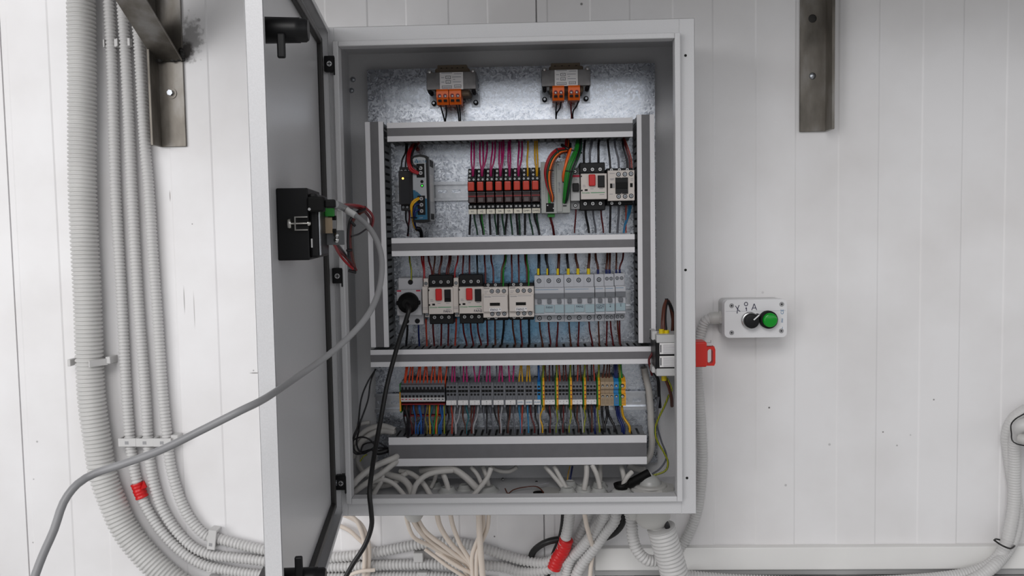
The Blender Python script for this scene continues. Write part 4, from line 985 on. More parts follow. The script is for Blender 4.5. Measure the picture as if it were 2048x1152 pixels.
for i, (nm, a_, c_, col, r, fer) in enumerate(brk):
    wire([(a_, 502, -.05), (a_+(c_-a_)*.2, 518, -.056), (c_, 535, -.06), (c_, 553, -.06)], col, r, '%s wire going down into the breaker group, %s from its left' % (nm, ORD[i]), g)
    if fer:
        q0 = P(c_-(1.5 if fer == 1 else 0), 537 if fer < 3 else 539, -.0615); q1 = P(c_-(1.5 if fer == 1 else 0), 549.5 if fer < 3 else 548.5, -.0615)
        b = MB(); rr = r*1.25 if fer > 1 else r*.9; b.cyl(q0, q1, rr, 'yellow_cap' if fer < 3 else 'wire_dark_blue', 14)
        tag(b.build('ferrule'), '%s ferrule on the %s wire above the breakers, %s from left' % ('yellow' if fer < 3 else 'dark blue', nm, ORD[i]), 'ferrule', 'coloured ferrules above the breakers')
# ---- middle row, below
g = 'wires leaving the middle row downwards'
dn = [('black', 815, 812, 'black', 'rail socket', 650), ('blue', 837, 839, 'dark_blue', 'rail socket', 650), ('orange-red', 852, 854, 'rust', 'left narrow contact block', 638),
      ('first dark red', 866, 869, 'dark_red', 'left motor starter', 648), ('second dark red', 883, 882, 'dark_red', 'left motor starter', 648), ('third dark red', 897, 896, 'dark_red', 'left motor starter', 648), ('orange-red', 912.5, 910, 'rust', 'right narrow contact block', 637),
      ('first dark red', 926, 935, 'dark_red', 'right motor starter', 647), ('second dark red', 941, 948, 'dark_red', 'right motor starter', 647), ('third dark red', 955, 964, 'dark_red', 'right motor starter', 647),
      ('first dark red', 974, 976, 'dark_red', 'left FAN contactor', 640), ('second dark red', 990, 991, 'brown', 'left FAN contactor', 640), ('third black', 1008, 1003, 'black', 'left FAN contactor', 640),
      ('first dark red', 1025, 1032, 'brown', 'right FAN contactor', 640), ('second dark red', 1041, 1045, 'dark_red', 'right FAN contactor', 640), ('third black', 1058, 1059, 'black', 'right FAN contactor', 640)]
for nm, a_, c_, col, dev, y0 in dn: run((a_, c_), y0, 700, col, .0014 if 'black' not in nm else .0017, '%s wire leaving the %s downwards' % (nm, dev), g, -.07, -.05)
g = 'dark red wires leaving the breakers downwards'
for i, (a_, c_) in enumerate(((1079, 1086), (1097, 1102), (1116, 1113), (1138, 1142), (1158, 1156), (1178, 1186), (1197, 1199), (1214, 1213), (1221, 1227), (1235, 1240), (1239, 1240.5))):
    run((a_, c_), 643-i*.2, 697, 'dark_red' if i % 3 else 'brown', .0013, '%s dark red or brown wire under the breaker group, counted from the left' % ORD[i], g, -.062, -.05)

# ---- terminal row, above
g = 'wires dropping into the terminal row from above'
def drops(lst, col, r, label, y0=728, y1=772, Ye=-.062):
    for i, (a_, c_) in enumerate(lst):
        cc = col[i % len(col)] if isinstance(col, (list, tuple)) else col
        wire([(a_, y0-(a_-800)*.012, -.06), (a_+(c_-a_)*.3, y0+12, -.064), (c_-(c_-a_)*.12, y1-16, -.066), (c_, y1-(c_-800)*.006, Ye)], cc, r, (label % (i+1 if '%d' in label else (ORD[i] if i < 14 else str(i+1)))), g)
drops([(813, 809), (816, 811), (822, 818), (825.5, 825), (839, 833), (841, 840), (851, 847), (853, 855), (866, 862), (869, 870), (879, 877), (881, 883), (894.5, 890)], 'orange', .0012, '%s orange wire above the red-based terminals, counted from the left', y1=775)
drops([(905, 904), (909, 909.5), (927, 927), (933, 934), (947, 951), (961, 957), (975, 973), (979, 980), (1000, 998), (1003, 1005), (1017, 1019), (1028, 1026)], 'magenta', .00125, '%s magenta wire above the terminal row, counted from the left')
drops([(897, 897), (921, 922), (966, 966), (993, 994)], 'grey', .0012, '%s grey wire between the magenta ones above the terminal row')
drops([(1041, 1038), (1043, 1045), (1055, 1053.5), (1058, 1060)], 'yellow', .0012, '%s yellow wire above the two-terminal clusters, counted from the left')
drops([(1077, 1078)], 'blue', .0017, '%s blue wire dropping to the thin blue terminal')
drops([(1087, 1086), (1113, 1114), (1141, 1140.5), (1170, 1168.5), (1198, 1197)], 'yellow_green', .0017, '%s yellow and green wire dropping to a narrow earth terminal, counted from the left', y1=768)
drops([(1090, 1092), (1099, 1099), (1105, 1106), (1118, 1120), (1127, 1127), (1131, 1133), (1147, 1148), (1156, 1155), (1160, 1162), (1174, 1176), (1183, 1183), (1187, 1189)], ['brown', 'dark_red', 'black', 'rust'], .0012, '%s brown or dark wire above the trios between the earth terminals', y1=770)
drops([(1209, 1205), (1215, 1212), (1219, 1218)], 'brown', .0013, '%s brown wire dropping to a large beige terminal', y1=768)
drops([(1229, 1231), (1233, 1234)], 'dark_blue', .0019, '%s dark blue wire dropping to the wide blue terminal', y1=768)
drops([(1238, 1241), (1241, 1244)], ['yellow_green', 'green'], .0017, '%s yellow or green wire dropping to the last earth terminal', y1=768)
# ---- terminal row, below
g = 'wires leaving the terminal row downwards'
below = [(808, 808, 812, 'black'), (813, 815, 815, 'brown'), (818, 820, 818, 'black'), (822, 820, 824, 'dark_red'), (827, 831, 831, 'blue'), (832, 833, 829, 'brown'), (838, 842, 842, 'blue'), (840, 843, 836, 'blue'), (851, 849, 846, 'dark_blue'), (854, 850, 854, 'olive'),
         (859, 859, 860, 'yellow'), (864, 860, 866, 'teal'), (873, 871, 868, 'green'), (873, 875, 873, 'yellow_green'), (876, 874, 872, 'orange'), (881, 884, 882, 'blue'), (886, 885, 878, 'blue'), (888, 889, 889, 'yellow_green'),
         (903, 905, 904, 'rust'), (910, 908, 912, 'white'), (896, 898, 893, 'black'), (920, 917, 911, 'white'), (926, 926, 931, 'brown'), (933, 937, 933, 'teal'), (949, 947, 943, 'dark_red'), (956, 953, 947, 'white'), (944, 942, 944, 'brown'), (967, 968, 971, 'grey'), (973, 974, 973, 'black'),
         (980, 983, 986, 'grey'), (988, 992, 999, 'black'), (997, 997, 1000, 'brown'), (1004, 1001, 1002, 'white'), (1015, 1016, 1014, 'black'), (1020, 1019, 1016, 'brown'), (1027, 1027, 1029, 'grey'), (1038, 1040, 1042, 'light_blue'), (1045, 1044, 1043, 'rust'),
         (1055, 1056, 1057, 'light_blue'), (1061, 1063, 1069, 'dark_red'), (1071, 1071, 1078, 'black'), (1078, 1079, 1080, 'white'), (1086, 1080, 1085, 'yellow'), (1094, 1100, 1098, 'black'), (1099, 1101, 1100, 'dark_red'), (1106, 1112, 1114, 'grey'), (1113, 1115, 1113, 'yellow_green'),
         (1122, 1122, 1128, 'black'), (1127, 1127, 1126, 'dark_red'), (1133, 1135, 1141, 'grey'), (1141, 1142, 1139, 'yellow_green'), (1148, 1150, 1156, 'black'), (1155, 1154, 1157, 'brown'), (1162, 1164, 1166, 'white'), (1168, 1171, 1168, 'yellow_green'), (1176, 1178, 1181, 'black'), (1183, 1184, 1184, 'brown'), (1189, 1190, 1190, 'dark_blue'),
         (1195, 1196, 1199, 'yellow_green'), (1204, 1205, 1208, 'black'), (1213, 1214, 1209, 'black'), (1215, 1219, 1229, 'black'), (1233, 1236, 1244, 'dark_blue'), (1237, 1240, 1248, 'dark_blue'), (1244, 1247, 1259, 'yellow')]
cnt = {}
for i, (a_, m_, c_, col) in enumerate(below):
    dy = (a_-800)*.006; zone = 'red-based terminals' if a_ < 890 else ('grey clusters' if a_ < 1082 else ('trios between earth terminals' if a_ < 1202 else 'large coloured terminals'))
    k = (col, zone); cnt[k] = cnt.get(k, 0)+1; r = .0013 if a_ < 1200 else .0019
    wire([(a_, 806-dy, -.060), (a_, 818-dy, -.066), (m_, 836-dy, -.064), (c_, 853, -.070), (c_, 868, -.070)], col, r, '%s %s wire leaving the underside of the %s, from left' % (ORD[cnt[k]-1], col.replace('_', ' '), zone), g)
wire([(812, 820, -.07), (816, 838, -.075), (815, 856, -.088), (816, 874, -.1035)], 'black', .003, 'black knot of tied wires drooping over the left end of the widest duct', g)

# ================================================================== ISOLATOR AND ITS HANDLE
d = Dev('isolator_switch', 'black isolator on the right cabinet wall with grey terminal covers', 'isolator switch', (1303, 668, 1354, 755), -.06, -.16)
XR = .6-t if False else .5984
iso = d.root; zc = (d.Z0+d.Z1)/2
def izx(px, py, y): q = P(px, py, y); return q.x, q.z
b = MB(); x0, z1_ = izx(1308, 679, -.15); _, z0_ = izx(1308, 736, -.15); b.box(x0, -.105, z0_, XR, -.170, z1_, 'black_plastic'); b.build('switch_body', iso, bevel=.001)
xl = izx(1319, 690, -.17)[0]
for (ya, yb_, nm) in ((686, 708, 0), (712, 734, 1)):
    za = izx(1330, ya, -.17)[1]; zb_ = izx(1330, yb_, -.17)[1]
    b = MB(); b.box(xl, -.170, zb_, XR-.001, -.1712, za, 'paper'); lb = b.build('rating_label', iso)
    b = MB()
    b.box(xl+.0012, -.1712, zb_+.003, xl+.0028, -.1714, za-.003, 'print_ink')
    for k in range(7): b.box(xl+.006, -.1712, za-.003-.0024*k, XR-.004, -.1714, za-.0036-.0024*k, 'faint_ink')
    b.build('printed_lines', lb)
for (ya, yb_) in ((668, 684), (735, 750)):
    za = izx(1330, ya, -.16)[1]; zb_ = izx(1330, yb_, -.16)[1]; x_ = izx(1313, ya, -.172)[0]
    b = MB(); b.box(x_, -.115, zb_, XR, -.172, za, 'light_grey'); b.box(x_-.005, -.112, zb_+.002, x_+.004, -.150, za+.004 if ya < 700 else za, 'light_grey'); b.build('terminal_cover', iso, bevel=.001)
for (cx, y0, y1) in ((1323, 658, 668), (1333, 660, 670), (1328, 751, 759)):
    q0 = P(cx, y0, -.150); q1 = P(cx, y1+2, -.150); b = MB(); b.cyl(q0, q1, .0045, 'yellow_cap', 18); o = b.build('yellow_cap', iso)
wire([(1303, 660, -.13), (1303, 678, -.13)], 'black', .003, 'short black peg sticking up at the left of the isolator', None)
wire([(1305, 706, -.12), (1298, 720, -.12), (1301, 736, -.12), (1304, 750, -.11)], 'dark_red', .0022, 'dark red twisted wire at the left side of the isolator', None)
wire([(1308, 690, -.115), (1312, 699, -.12), (1311, 715, -.12)], 'black', .003, 'black lead at the left edge of the isolator', None)
g = 'brown wires looping over the isolator'
for k, (pts, c) in enumerate((([(1328, 662, -.15), (1327, 640, -.145), (1329, 615, -.135), (1333, 600, -.125), (1340, 608, -.115), (1345, 630, -.105), (1345, 655, -.10), (1343, 672, -.10)], 'brown'),
                ([(1332, 662, -.15), (1330, 640, -.14), (1331, 618, -.132), (1335, 604, -.122), (1343, 615, -.112), (1347, 640, -.10), (1346, 672, -.10)], 'black'),
                ([(1324, 660, -.15), (1325, 636, -.142), (1328, 612, -.132), (1334, 602, -.118), (1341, 615, -.105), (1346, 645, -.098), (1347, 672, -.098)], 'brown'),
                ([(1333, 602, -.125), (1333, 597, -.125)], 'black'))):
    wire(pts, c, .0026 if k < 3 else .003, ['front brown wire looping from the upper yellow cap of the isolator', 'black wire in the loop above the isolator', 'rear brown wire in the loop above the isolator', 'black tie tip on top of the wire loop above the isolator'][k], g if k < 3 else None, step=.005)
for k, (pts, c, r, lb) in enumerate((([(1330, 756, -.15), (1338, 775, -.14), (1343, 795, -.12), (1344, 812, -.09)], 'brown', .003, 'thick brown wire bending down behind the right rim below the isolator'),
        ([(1334, 756, -.15), (1342, 772, -.145), (1344, 782, -.14), (1338, 772, -.13), (1333, 757, -.13)], 'yellow_green', .0012, 'small yellow and green wire loop just below the isolator'),
        ([(1338, 790, -.10), (1330, 810, -.09), (1312, 850, -.08), (1313, 878, -.08), (1328, 905, -.08), (1336, 925, -.08), (1330, 942, -.08), (1303, 952, -.08)], 'yellow_green', .0016, 'long yellow and green wire sweeping down to the black sleeve at the bottom right'),
        ([(1314, 745, -.06), (1318, 790, -.06), (1313, 840, -.06), (1322, 880, -.06), (1333, 912, -.06), (1322, 935, -.06), (1302, 950, -.075)], 'grey', .0014, 'thin grey wire beside the long yellow and green one'),
        ([(1306, 742, -.10), (1316, 760, -.08), (1318, 790, -.06), (1320, 815, -.05)], 'black', .003, 'black cable running down from the isolator to the rail end'))):
    wire(pts, c, r, lb, None)
# red handle on the outside of the cabinet's right wall
yh = -.115
q0 = P(1391, 682, yh); x0 = .6005; xa = P(1410, 690, yh).x; xb = P(1429, 690, yh).x; zt_ = P(1400, 681, yh).z; zb_ = P(1400, 731, yh).z; zs = P(1415, 692, yh).z
b = MB(); b.cyl((x0, yh, (zt_+zb_)/2), (x0+.003, yh, (zt_+zb_)/2), .030, 'red_handle', 32)
b.box(x0+.002, yh-.020, zb_, xa, yh+.02, zt_, 'red_handle'); hd = b.build('isolator_handle', cab, bevel=.003, seg=3); hd['label'] = 'bright red plastic isolator handle on the outside right'
sx0 = P(1413.5, 700, yh).x; sx1 = P(1424, 700, yh).x; sz1 = P(1418, 697, yh).z; sz0 = P(1418, 726, yh).z
def slotted(xa, xb, za, zb, hx0, hx1, hz0, hz1, y0, y1, m, b):
    n = 24; out = []; inn = []
    cx, cz = (hx0+hx1)/2, (hz0+hz1)/2; rx = (hx1-hx0)/2; st = (hz1-hz0)/2-rx
    for i in range(n):
        a_ = 2*math.pi*(i+.5)/n; c, s_ = math.cos(a_), math.sin(a_)
        inn.append((cx+rx*c, cz+rx*s_+(st if s_ > 0 else -st)))
        sc = min((xb-cx if c > 0 else cx-xa)/max(abs(c), 1e-6), (zb-cz if s_ > 0 else cz-za)/max(abs(s_), 1e-6)); out.append((cx+c*sc, cz+s_*sc))
    v = [(x, y0, z) for x, z in out]+[(x, y0, z) for x, z in inn]+[(x, y1, z) for x, z in out]+[(x, y1, z) for x, z in inn]
    f = []
    for i in range(n):
        j = (i+1) % n
        f += [(i, j, n+j, n+i), (2*n+i, 3*n+i, 3*n+j, 2*n+j), (i, 2*n+i, 2*n+j, j), (n+i, n+j, 3*n+j, 3*n+i)]
    b.add(v, f, m)
b = MB(); slotted(xa-.0015, xb, zb_+.0005, zs, sx0, sx1, sz0, sz1, yh-.008, yh+.008, 'red_handle', b); b.build('handle_grip', hd)
b = MB(); b.box(xa, yh-.005, zs+.001, xa+.011, yh+.005, zs+.006, 'light_grey'); b.box(xa+.010, yh-.002, zs+.001, xa+.011, yh+.002, zs+.010, 'light_grey'); b.build('lock_hasp', hd)

# ================================================================== OPERATOR PANEL ON THE DOOR
u0, zA = du(583, 448, 0)
uf = u0                                                              # edge facing the camera
def hz(px, py, w_): return du(px, py, w_)
zt_ = P(583, 376, DP(uf, 0, 0).y).z; zb_ = P(586, 521, DP(uf, 0, 0).y).z
pan = thing('operator_panel', 'black operator terminal let into the cabinet door, with a clamp and a grey cable', 'operator panel', DP(uf-.06, -DT, (zt_+zb_)/2))
ug = uf-.11
b = MB(); dbox(b, ug, -DT+.0016, zb_, uf, .019, zt_, 'black_plastic'); b.build('housing', pan, bevel=.0015, seg=2)
b = MB(); dbox(b, ug+.004, .019, zb_+.002, uf-.003, .029, zt_-.006, 'black_plastic'); b.build('rear_housing', pan, bevel=.003, seg=2)
b = MB(); dbox(b, uf-.014, .029, zb_+.005, uf-.005, .0305, zt_-.026, 'rail_zinc'); b.build('metal_strip', pan, bevel=.0004)
b = MB(); dbox(b, uf-.0035, .0205, zb_+.014, uf-.0022, .0222, zb_+.024, 'light_grey'); b.build('edge_slot', pan)
# screw clamp
zc_ = P(605, 447, DP(uf, 0, 0).y).z; b = MB()
wA, wB = .0055, .0185; uu = uf+.004; hh = .0078
dbox(b, uf-.001, wA, zc_+hh-.0013, uf+.006, wB, zc_+hh, 'steel_clamp'); dbox(b, uf-.001, wA, zc_-hh, uf+.006, wB, zc_-hh+.0013, 'steel_clamp'); dbox(b, uf-.001, wA-.0014, zc_-hh, uf+.006, wA, zc_+hh, 'steel_clamp')
b.cyl(DP(uu, -.001, zc_), DP(uu, .019, zc_), .0012, 'steel_clamp', 12); b.lathe(DP(uu, -.0015, zc_), Wn, [(-.0015, .003), (-.0015, .0062), (.0020, .0062), (.0020, .003)], 'steel_clamp', 20)
b.lathe(DP(uu, .0185, zc_), Wn, [(0, .0032), (.0015, .0032), (.003, .0018), (.0033, 0)], 'steel_clamp', 16); b.build('screw_clamp', pan)
# plug on the back
yP = DP(uf, 0, 0).y
zq0 = P(640, 424, yP).z; zq1 = P(640, 394, yP).z
b = MB(); dbox(b, uf-.002, .0195, zq0, uf+.014, .038, zq1, 'matt_black'); dbox(b, uf+.001, .038, zq0+.004, uf+.011, .050, zq1-.003, 'matt_black'); pg_ = b.build('data_plug', pan, bevel=.002, seg=2)
b = MB(); b.cyl(DP(uf+.014, .022, zq0+.003), DP(uf+.0155, .022, zq0+.003), .0016, 'screw_metal', 12); b.build('thumb_screw', pg_)
# green terminal and small board beyond
ub = uf-.075
zz0 = P(660, 433, DP(ub, 0, 0).y).z; zz1 = P(660, 414, DP(ub, 0, 0).y).z
b = MB(); dbox(b, ub-.006, .029, zz0, ub+.006, .040, zz1, 'terminal_green'); b.build('power_connector', pan, bevel=.0008)
b = MB(); dbox(b, ub-.004, .029, zz0-.020, ub+.002, .037, zz0-.001, 'beige_plastic'); b.build('circuit_board', pan)
# relay holder bracket on the door, grey plate with two screws
ub2 = uf-.085; yB = DP(ub2, .06, 0).y
zg1 = P(665, 461, yB).z; zg0 = P(665, 490, yB).z; zh1 = P(680, 421, yB-.001).z
w0_ = (P(652, 475, yB).x-DP(ub2, 0, 0).x); w1_ = (P(690, 475, yB).x-DP(ub2, 0, 0).x)
br = thing('bracket', 'small grey angle bracket with two screws beside the operator panel on the door', 'bracket', DP(ub2, w0_, zg0))
b = MB(); dbox(b, ub2-.0015, -DT+.0016, zg0, ub2, w1_, zg1, 'duct_body'); b.build('bracket_arm', br, bevel=.0008)
b = MB(); dbox(b, ub2-.006, w0_+.014, zg0+.004, ub2-.002, w1_-.002, zh1, 'light_grey'); b.build('backing_plate', br, bevel=.0005)
for zz in (zg1-.006, zg0+.006):
    q_ = DP(ub2, (w0_+w1_)/2+.002, zz); b = MB(); b.lathe(q_, U, [(0, .0035), (.0015, .0033), (.003, .001), (.003, 0)], 'screw_metal', 16); b.build('bracket_screw', br)
g = 'red and black wires beside the operator panel'
y_ = yB-.006
for lb, pts, c, r in (('red wire leaving the green connector of the operator panel', [(657, 416, y_), (664, 420, y_), (665, 432, y_), (661, 440, y_)], 'red', .0013),
    ('yellow wire on the board behind the operator panel', [(659, 430, y_), (657, 438, y_), (661, 448, y_), (661, 460, y_)], 'yellow', .001),
    ('upper red wire sweeping from the panel plug into the left duct', [(664, 414, yB-.01), (700, 410, -.40), (728, 415, -.30), (745, 432, -.22), (744, 452, -.16), (737, 460, -.11)], 'red', .0019),
    ('dark red wire beside the upper red one', [(664, 416, yB-.008), (702, 413, -.39), (724, 419, -.30), (740, 436, -.22), (741, 450, -.15), (735, 458, -.11)], 'dark_red', .0019),
    ('front red wire falling from the bracket to the cable tie', [(668, 488, yB-.002), (680, 510, -.40), (693, 526, -.37), (706, 538, -.35)], 'red', .0016),
    ('rear red wire falling from the bracket to the cable tie', [(668, 486, yB+.002), (684, 507, -.39), (698, 522, -.36), (710, 538, -.34)], 'dark_red', .0016),
    ('black wire falling from the bracket to the cable tie', [(672, 486, yB+.002), (686, 503, -.39), (698, 520, -.36), (709, 536, -.34)], 'black', .0016),
    ('dark red wire rising in the bundle right of the bracket', [(713, 542, -.34), (703, 522, -.34), (699, 490, -.34), (699, 460, -.34), (704, 440, -.34), (718, 424, -.32), (730, 414, -.30)], 'dark_red', .0021),
    ('black wire rising in the bundle right of the bracket', [(709, 541, -.345), (700, 520, -.345), (696, 490, -.345), (697, 458, -.345), (702, 437, -.345), (716, 423, -.325), (727, 420, -.30)], 'black', .0021),
    ('brown wire rising in the bundle right of the bracket', [(711, 542, -.335), (706, 520, -.335), (701, 490, -.335), (701, 458, -.335), (706, 442, -.335), (720, 427, -.32), (728, 423, -.30)], 'brown', .0019),
    ('thin dark cord crossing toward the left duct', [(702, 473, -.34), (718, 468, -.28), (734, 457, -.20), (739, 455, -.11)], 'black', .0013)):
    wire(pts, c, r, lb, g)
for nm, a_, c_ in (('upper', (702, 443, -.35), (710, 452, -.345)), ('middle', (694, 501, -.352), (703, 500, -.345)), ('top', (716, 424, -.335), (730, 418, -.315)), ('bottom', (697, 541, -.35), (712, 545, -.345))):
    wire([a_, c_], 'black', .0022, '%s black tie around the bundle right of the door bracket' % nm, 'black cable ties inside the cabinet', 'cable_tie', 'cable tie')
for k, yy in enumerate((436, 462)):
    q_ = P(660, yy, y_-.004); q2 = P(672, yy, y_-.004); b = MB(); b.cyl(q_, q2, .0028, 'matt_black', 12); b.build('stand_off', br)

# grey data cable and black mains cable
q0 = DP(uf+.006, .049, (zq0+zq1)/2)
b = MB(); pts = [q0, P(688, 416, -.55), P(712, 432, -.555), P(738, 455, -.565), P(757, 490, -.58), P(764, 530, -.60), P(758, 580, -.63), P(737, 628, -.67), P(700, 672, -.70), P(650, 715, -.74), P(590, 757, -.80), P(530, 797, -.875), P(480, 822, -.90), P(400, 862, -.91), P(320, 901, -.92), P(240, 930, -.92), P(190, 947, -.92), P(155, 968, -.93), P(127, 1005, -.94), P(108, 1060, -.95), P(85, 1112, -.96), P(66, 1165, -.97), P(50, 1230, -.98)]
gc = thing('data_cable', 'long grey data cable looping from the operator panel across the door to lower left', 'cable', q0)
b.tube(spline(pts, .006), .0035, 'cable_grey', 12); b.build('cable_jacket', gc)
b = MB(); b.tube(spline([q0, P(683, 413, -.55), P(694, 420, -.552)], .004), .0044, 'cable_grey', 12); b.build('strain_relief', gc)
b = MB(); q1 = P(693, 420, -.552); q2 = P(711, 431, -.555); b.cyl(q1, q2, .0042, 'light_grey', 8); b.build('paper_label', gc)
pts = [(sx_, -.112, sz_), P(818, 618, -.130), P(812, 640, -.133), P(800, 675, -.135), P(787, 720, -.14), P(774, 770, -.15), P(763, 830, -.17), P(752, 890, -.20), P(744, 940, -.235), P(739, 985, -.258), P(742, 1020, -.262), P(743, 1052, -.262), P(730, 1090, -.262), P(706, 1128, -.262), P(688, 1160, -.262), P(660, 1210, -.26)]
pts = [Vector(p) for p in pts]
b = MB(); b.tube(spline(pts, .005), .0040, 'cable_black', 12)
tag(b.build('power_cable'), 'black mains cable hanging from the rail socket over the cabinet rim', 'cable')

# ================================================================== CONTROL STATION ON THE WALL
d = Dev('control_station', 'white push-button box on the wall with a black selector knob and a green lamp', 'control box', (1449, 599, 1574, 675), -.001, -.062)
def rrect(x0, z0, x1, z1, r, n=6):
    out = []
    for (cx, cz, a0) in ((x1-r, z1-r, 0), (x0+r, z1-r, 90), (x0+r, z0+r, 180), (x1-r, z0+r, 270)):
        for i in range(n+1): a_ = R_(a0+90*i/n); out.append((cx+r*math.cos(a_), cz+r*math.sin(a_)))
    return out
b = MB(); b.prism([(x, -.001, z) for x, z in rrect(d.X0+.001, d.Z0+.001, d.X1-.001, d.Z1-.001, .008)], (0, -.038, 0), 'light_grey'); b.build('base_housing', d.root)
b = MB(); b.prism([(x, -.0405, z) for x, z in rrect(d.X0, d.Z0, d.X1, d.Z1, .0085)], (0, -.0215, 0), 'white_plastic'); b.build('cover', d.root, bevel=.0025, seg=3)
b = MB(); d.bx(b, .02, .30, .98, .305, -.062, -.0622, 'faint_ink'); b.build('cover_line', d.root)
for (u, v) in ((.115, .155), (.915, .135), (.115, .865), (.91, .835)):
    b = MB(); b.lathe((d.x(u), -.0618, d.z(v)), (0, -1, 0), [(0, .0042), (.0006, .0042), (.0006, .0036), (.0003, .0030)], 'mid_grey', 20); b.cyl((d.x(u), -.0618, d.z(v)), (d.x(u), -.0625, d.z(v)), .0014, 'terminal_dark', 10); b.build('cover_screw', d.root)
cx, cz = d.x(.41), d.z(.545)
b = MB(); b.lathe((cx-.001, -.061, cz), (0, -1, 0), [(0, .0155), (.004, .0155), (.007, .0145), (.007, .012)], 'screw_metal', 36); b.build('bezel_ring', d.root)
b = MB(); b.lathe((cx, -.066, cz), (0, -1, 0), [(0, .0132), (.010, .0132), (.012, .0125), (.0125, .011), (.0125, 0)], 'black_plastic', 36)
kn = b.build('selector_knob', d.root)
dirv = Vector((math.sin(R_(48)), 0, math.cos(R_(48))))
p_a = Vector((cx, -.0785, cz))+dirv*.003; side = Vector((dirv.z, 0, -dirv.x))
b = MB(); q = [Vector((cx, -.0780, cz))+dirv*.0035+side*.0011, Vector((cx, -.0780, cz))+dirv*.0035-side*.0011, Vector((cx, -.0780, cz))+dirv*.0165-side*.0011, Vector((cx, -.0780, cz))+dirv*.0165+side*.0011]
b.prism(q, (0, -.0012, 0), 'white_plastic'); b.build('pointer_line', kn)
b = MB(); q = [Vector((cx, -.0665, cz))+dirv*.004+side*.006, Vector((cx, -.0665, cz))+dirv*.004-side*.006, Vector((cx, -.0665, cz))+dirv*.0172-side*.002, Vector((cx, -.0665, cz))+dirv*.0172+side*.002]
b.prism(q, (0, -.0114, 0), 'black_plastic'); b.build('knob_beak', kn)
cx, cz = d.x(.70), d.z(.525)
b = MB(); b.lathe((cx-.001, -.061, cz), (0, -1, 0), [(0, .0160), (.010, .0160), (.013, .0152), (.013, .0128)], 'matt_black', 36); b.build('lamp_bezel', d.root)
b = MB(); b.lathe((cx, -.066, cz), (0, -1, 0), [(0, .0128), (.010, .0128), (.0125, .0118), (.0135, .0095), (.0138, 0)], 'green_lamp', 36); b.build('green_lens', d.root)
def pen(lines, name):
    b = MB()
    for l in lines:
        p = [Vector((d.x(u), -.0622, d.z(v))) for u, v in l]
        b.tube(spline(p, .001) if len(p) > 2 else p, .00065, 'pen_ink', 6)
    b.build(name, d.root)
pen([[(.175, .16), (.20, .22), (.215, .26), (.25, .31)], [(.235, .14), (.215, .22), (.205, .30), (.20, .355)], [(.195, .345), (.212, .35)]], 'hand_lettering')
pen([[(.345+.026*math.cos(a_), .115+.045*math.sin(a_)) for a_ in [2*math.pi*i/12 for i in range(13)]], [(.345, .20), (.355, .245), (.340, .235), (.350, .225), (.352, .30)]], 'hand_lettering')
pen([[(.435, .275), (.455, .20), (.475, .115), (.495, .20), (.515, .275)], [(.447, .225), (.505, .22)]], 'hand_lettering')
d.text('CE', .925, .335, .0075, -.062, 'blue_ink', rot=(math.pi/2, -math.pi/2, 0)); d.text('~', .925, .76, .008, -.062, 'blue_ink', rot=(math.pi/2, -math.pi/2, 0))
d.text('IP65', .925, .56, .0045, -.062, 'blue_ink', rot=(math.pi/2, -math.pi/2, 0))
# gland and its hose
yg = -.022; zg = P(1430, 636, yg).z; xg1 = d.X0+.001
gl = thing('cable_gland', 'light grey plastic cable gland on the left side of the control box', 'cable gland', (xg1-.015, yg, zg), 'grey cable glands')
b = MB(); xq = P(1438, 636, yg).x; xr = P(1419, 636, yg).x
b.lathe((xg1+.002, yg, zg), (-1, 0, 0), [(0, .0135), (xg1-xq+.003, .0135)], 'gland_grey', 6, smooth=False); b.build('hex_nut', gl, bevel=.001)
b = MB(); b.lathe((xq+.002, yg, zg), (-1, 0, 0), [(0, .0115), (.014, .0115), (.018, .0105), (xq-xr+.004, .008)], 'gland_grey', 24); b.build('dome_nut', gl)
conduit([(1420, 637, yg), (1413, 640, yg), (1407, 648, -.020), (1402, 665, -.018), (1396, 692, -.016), (1394, 720, -.013), (1395, 760, -.0125), (1399, 800, -.0125), (1403, 860, -.0125), (1405, 920, -.0125), (1401, 980, -.0125), (1392, 1030, -.0125), (1376, 1070, -.013), (1358, 1100, -.014), (1340, 1140, -.02)], .0098, .0050,
        'thin light grey corrugated hose running down behind the right cabinet edge from the control box', None)

# ================================================================== WALL BRACKETS
def angle_bar(b, xa, za, xb, zb_, y0, y1): b.box(xa, y0, za, xb, y1, zb_, 'mill_steel')
lb_ = thing('wall_bracket', 'left raw steel wall bracket with a sloping welded strut', 'bracket', (P(340, 290, -.004).x, -.002, P(340, 294, -.004).z), 'raw steel wall brackets')
X0, Z0, X1, Z1 = rect(316, 120, 370, 294, -.004); zlow = P(340, 294, -.004).z; zhi = P(340, -120, -.004).z
b = MB(); b.box(X0, -.0015, zlow, X1, -.006, zhi, 'mill_steel'); b.box(X0, -.006, zlow, X0+.005, -.044, zhi, 'mill_steel'); b.build('upright', lb_, bevel=.0008)
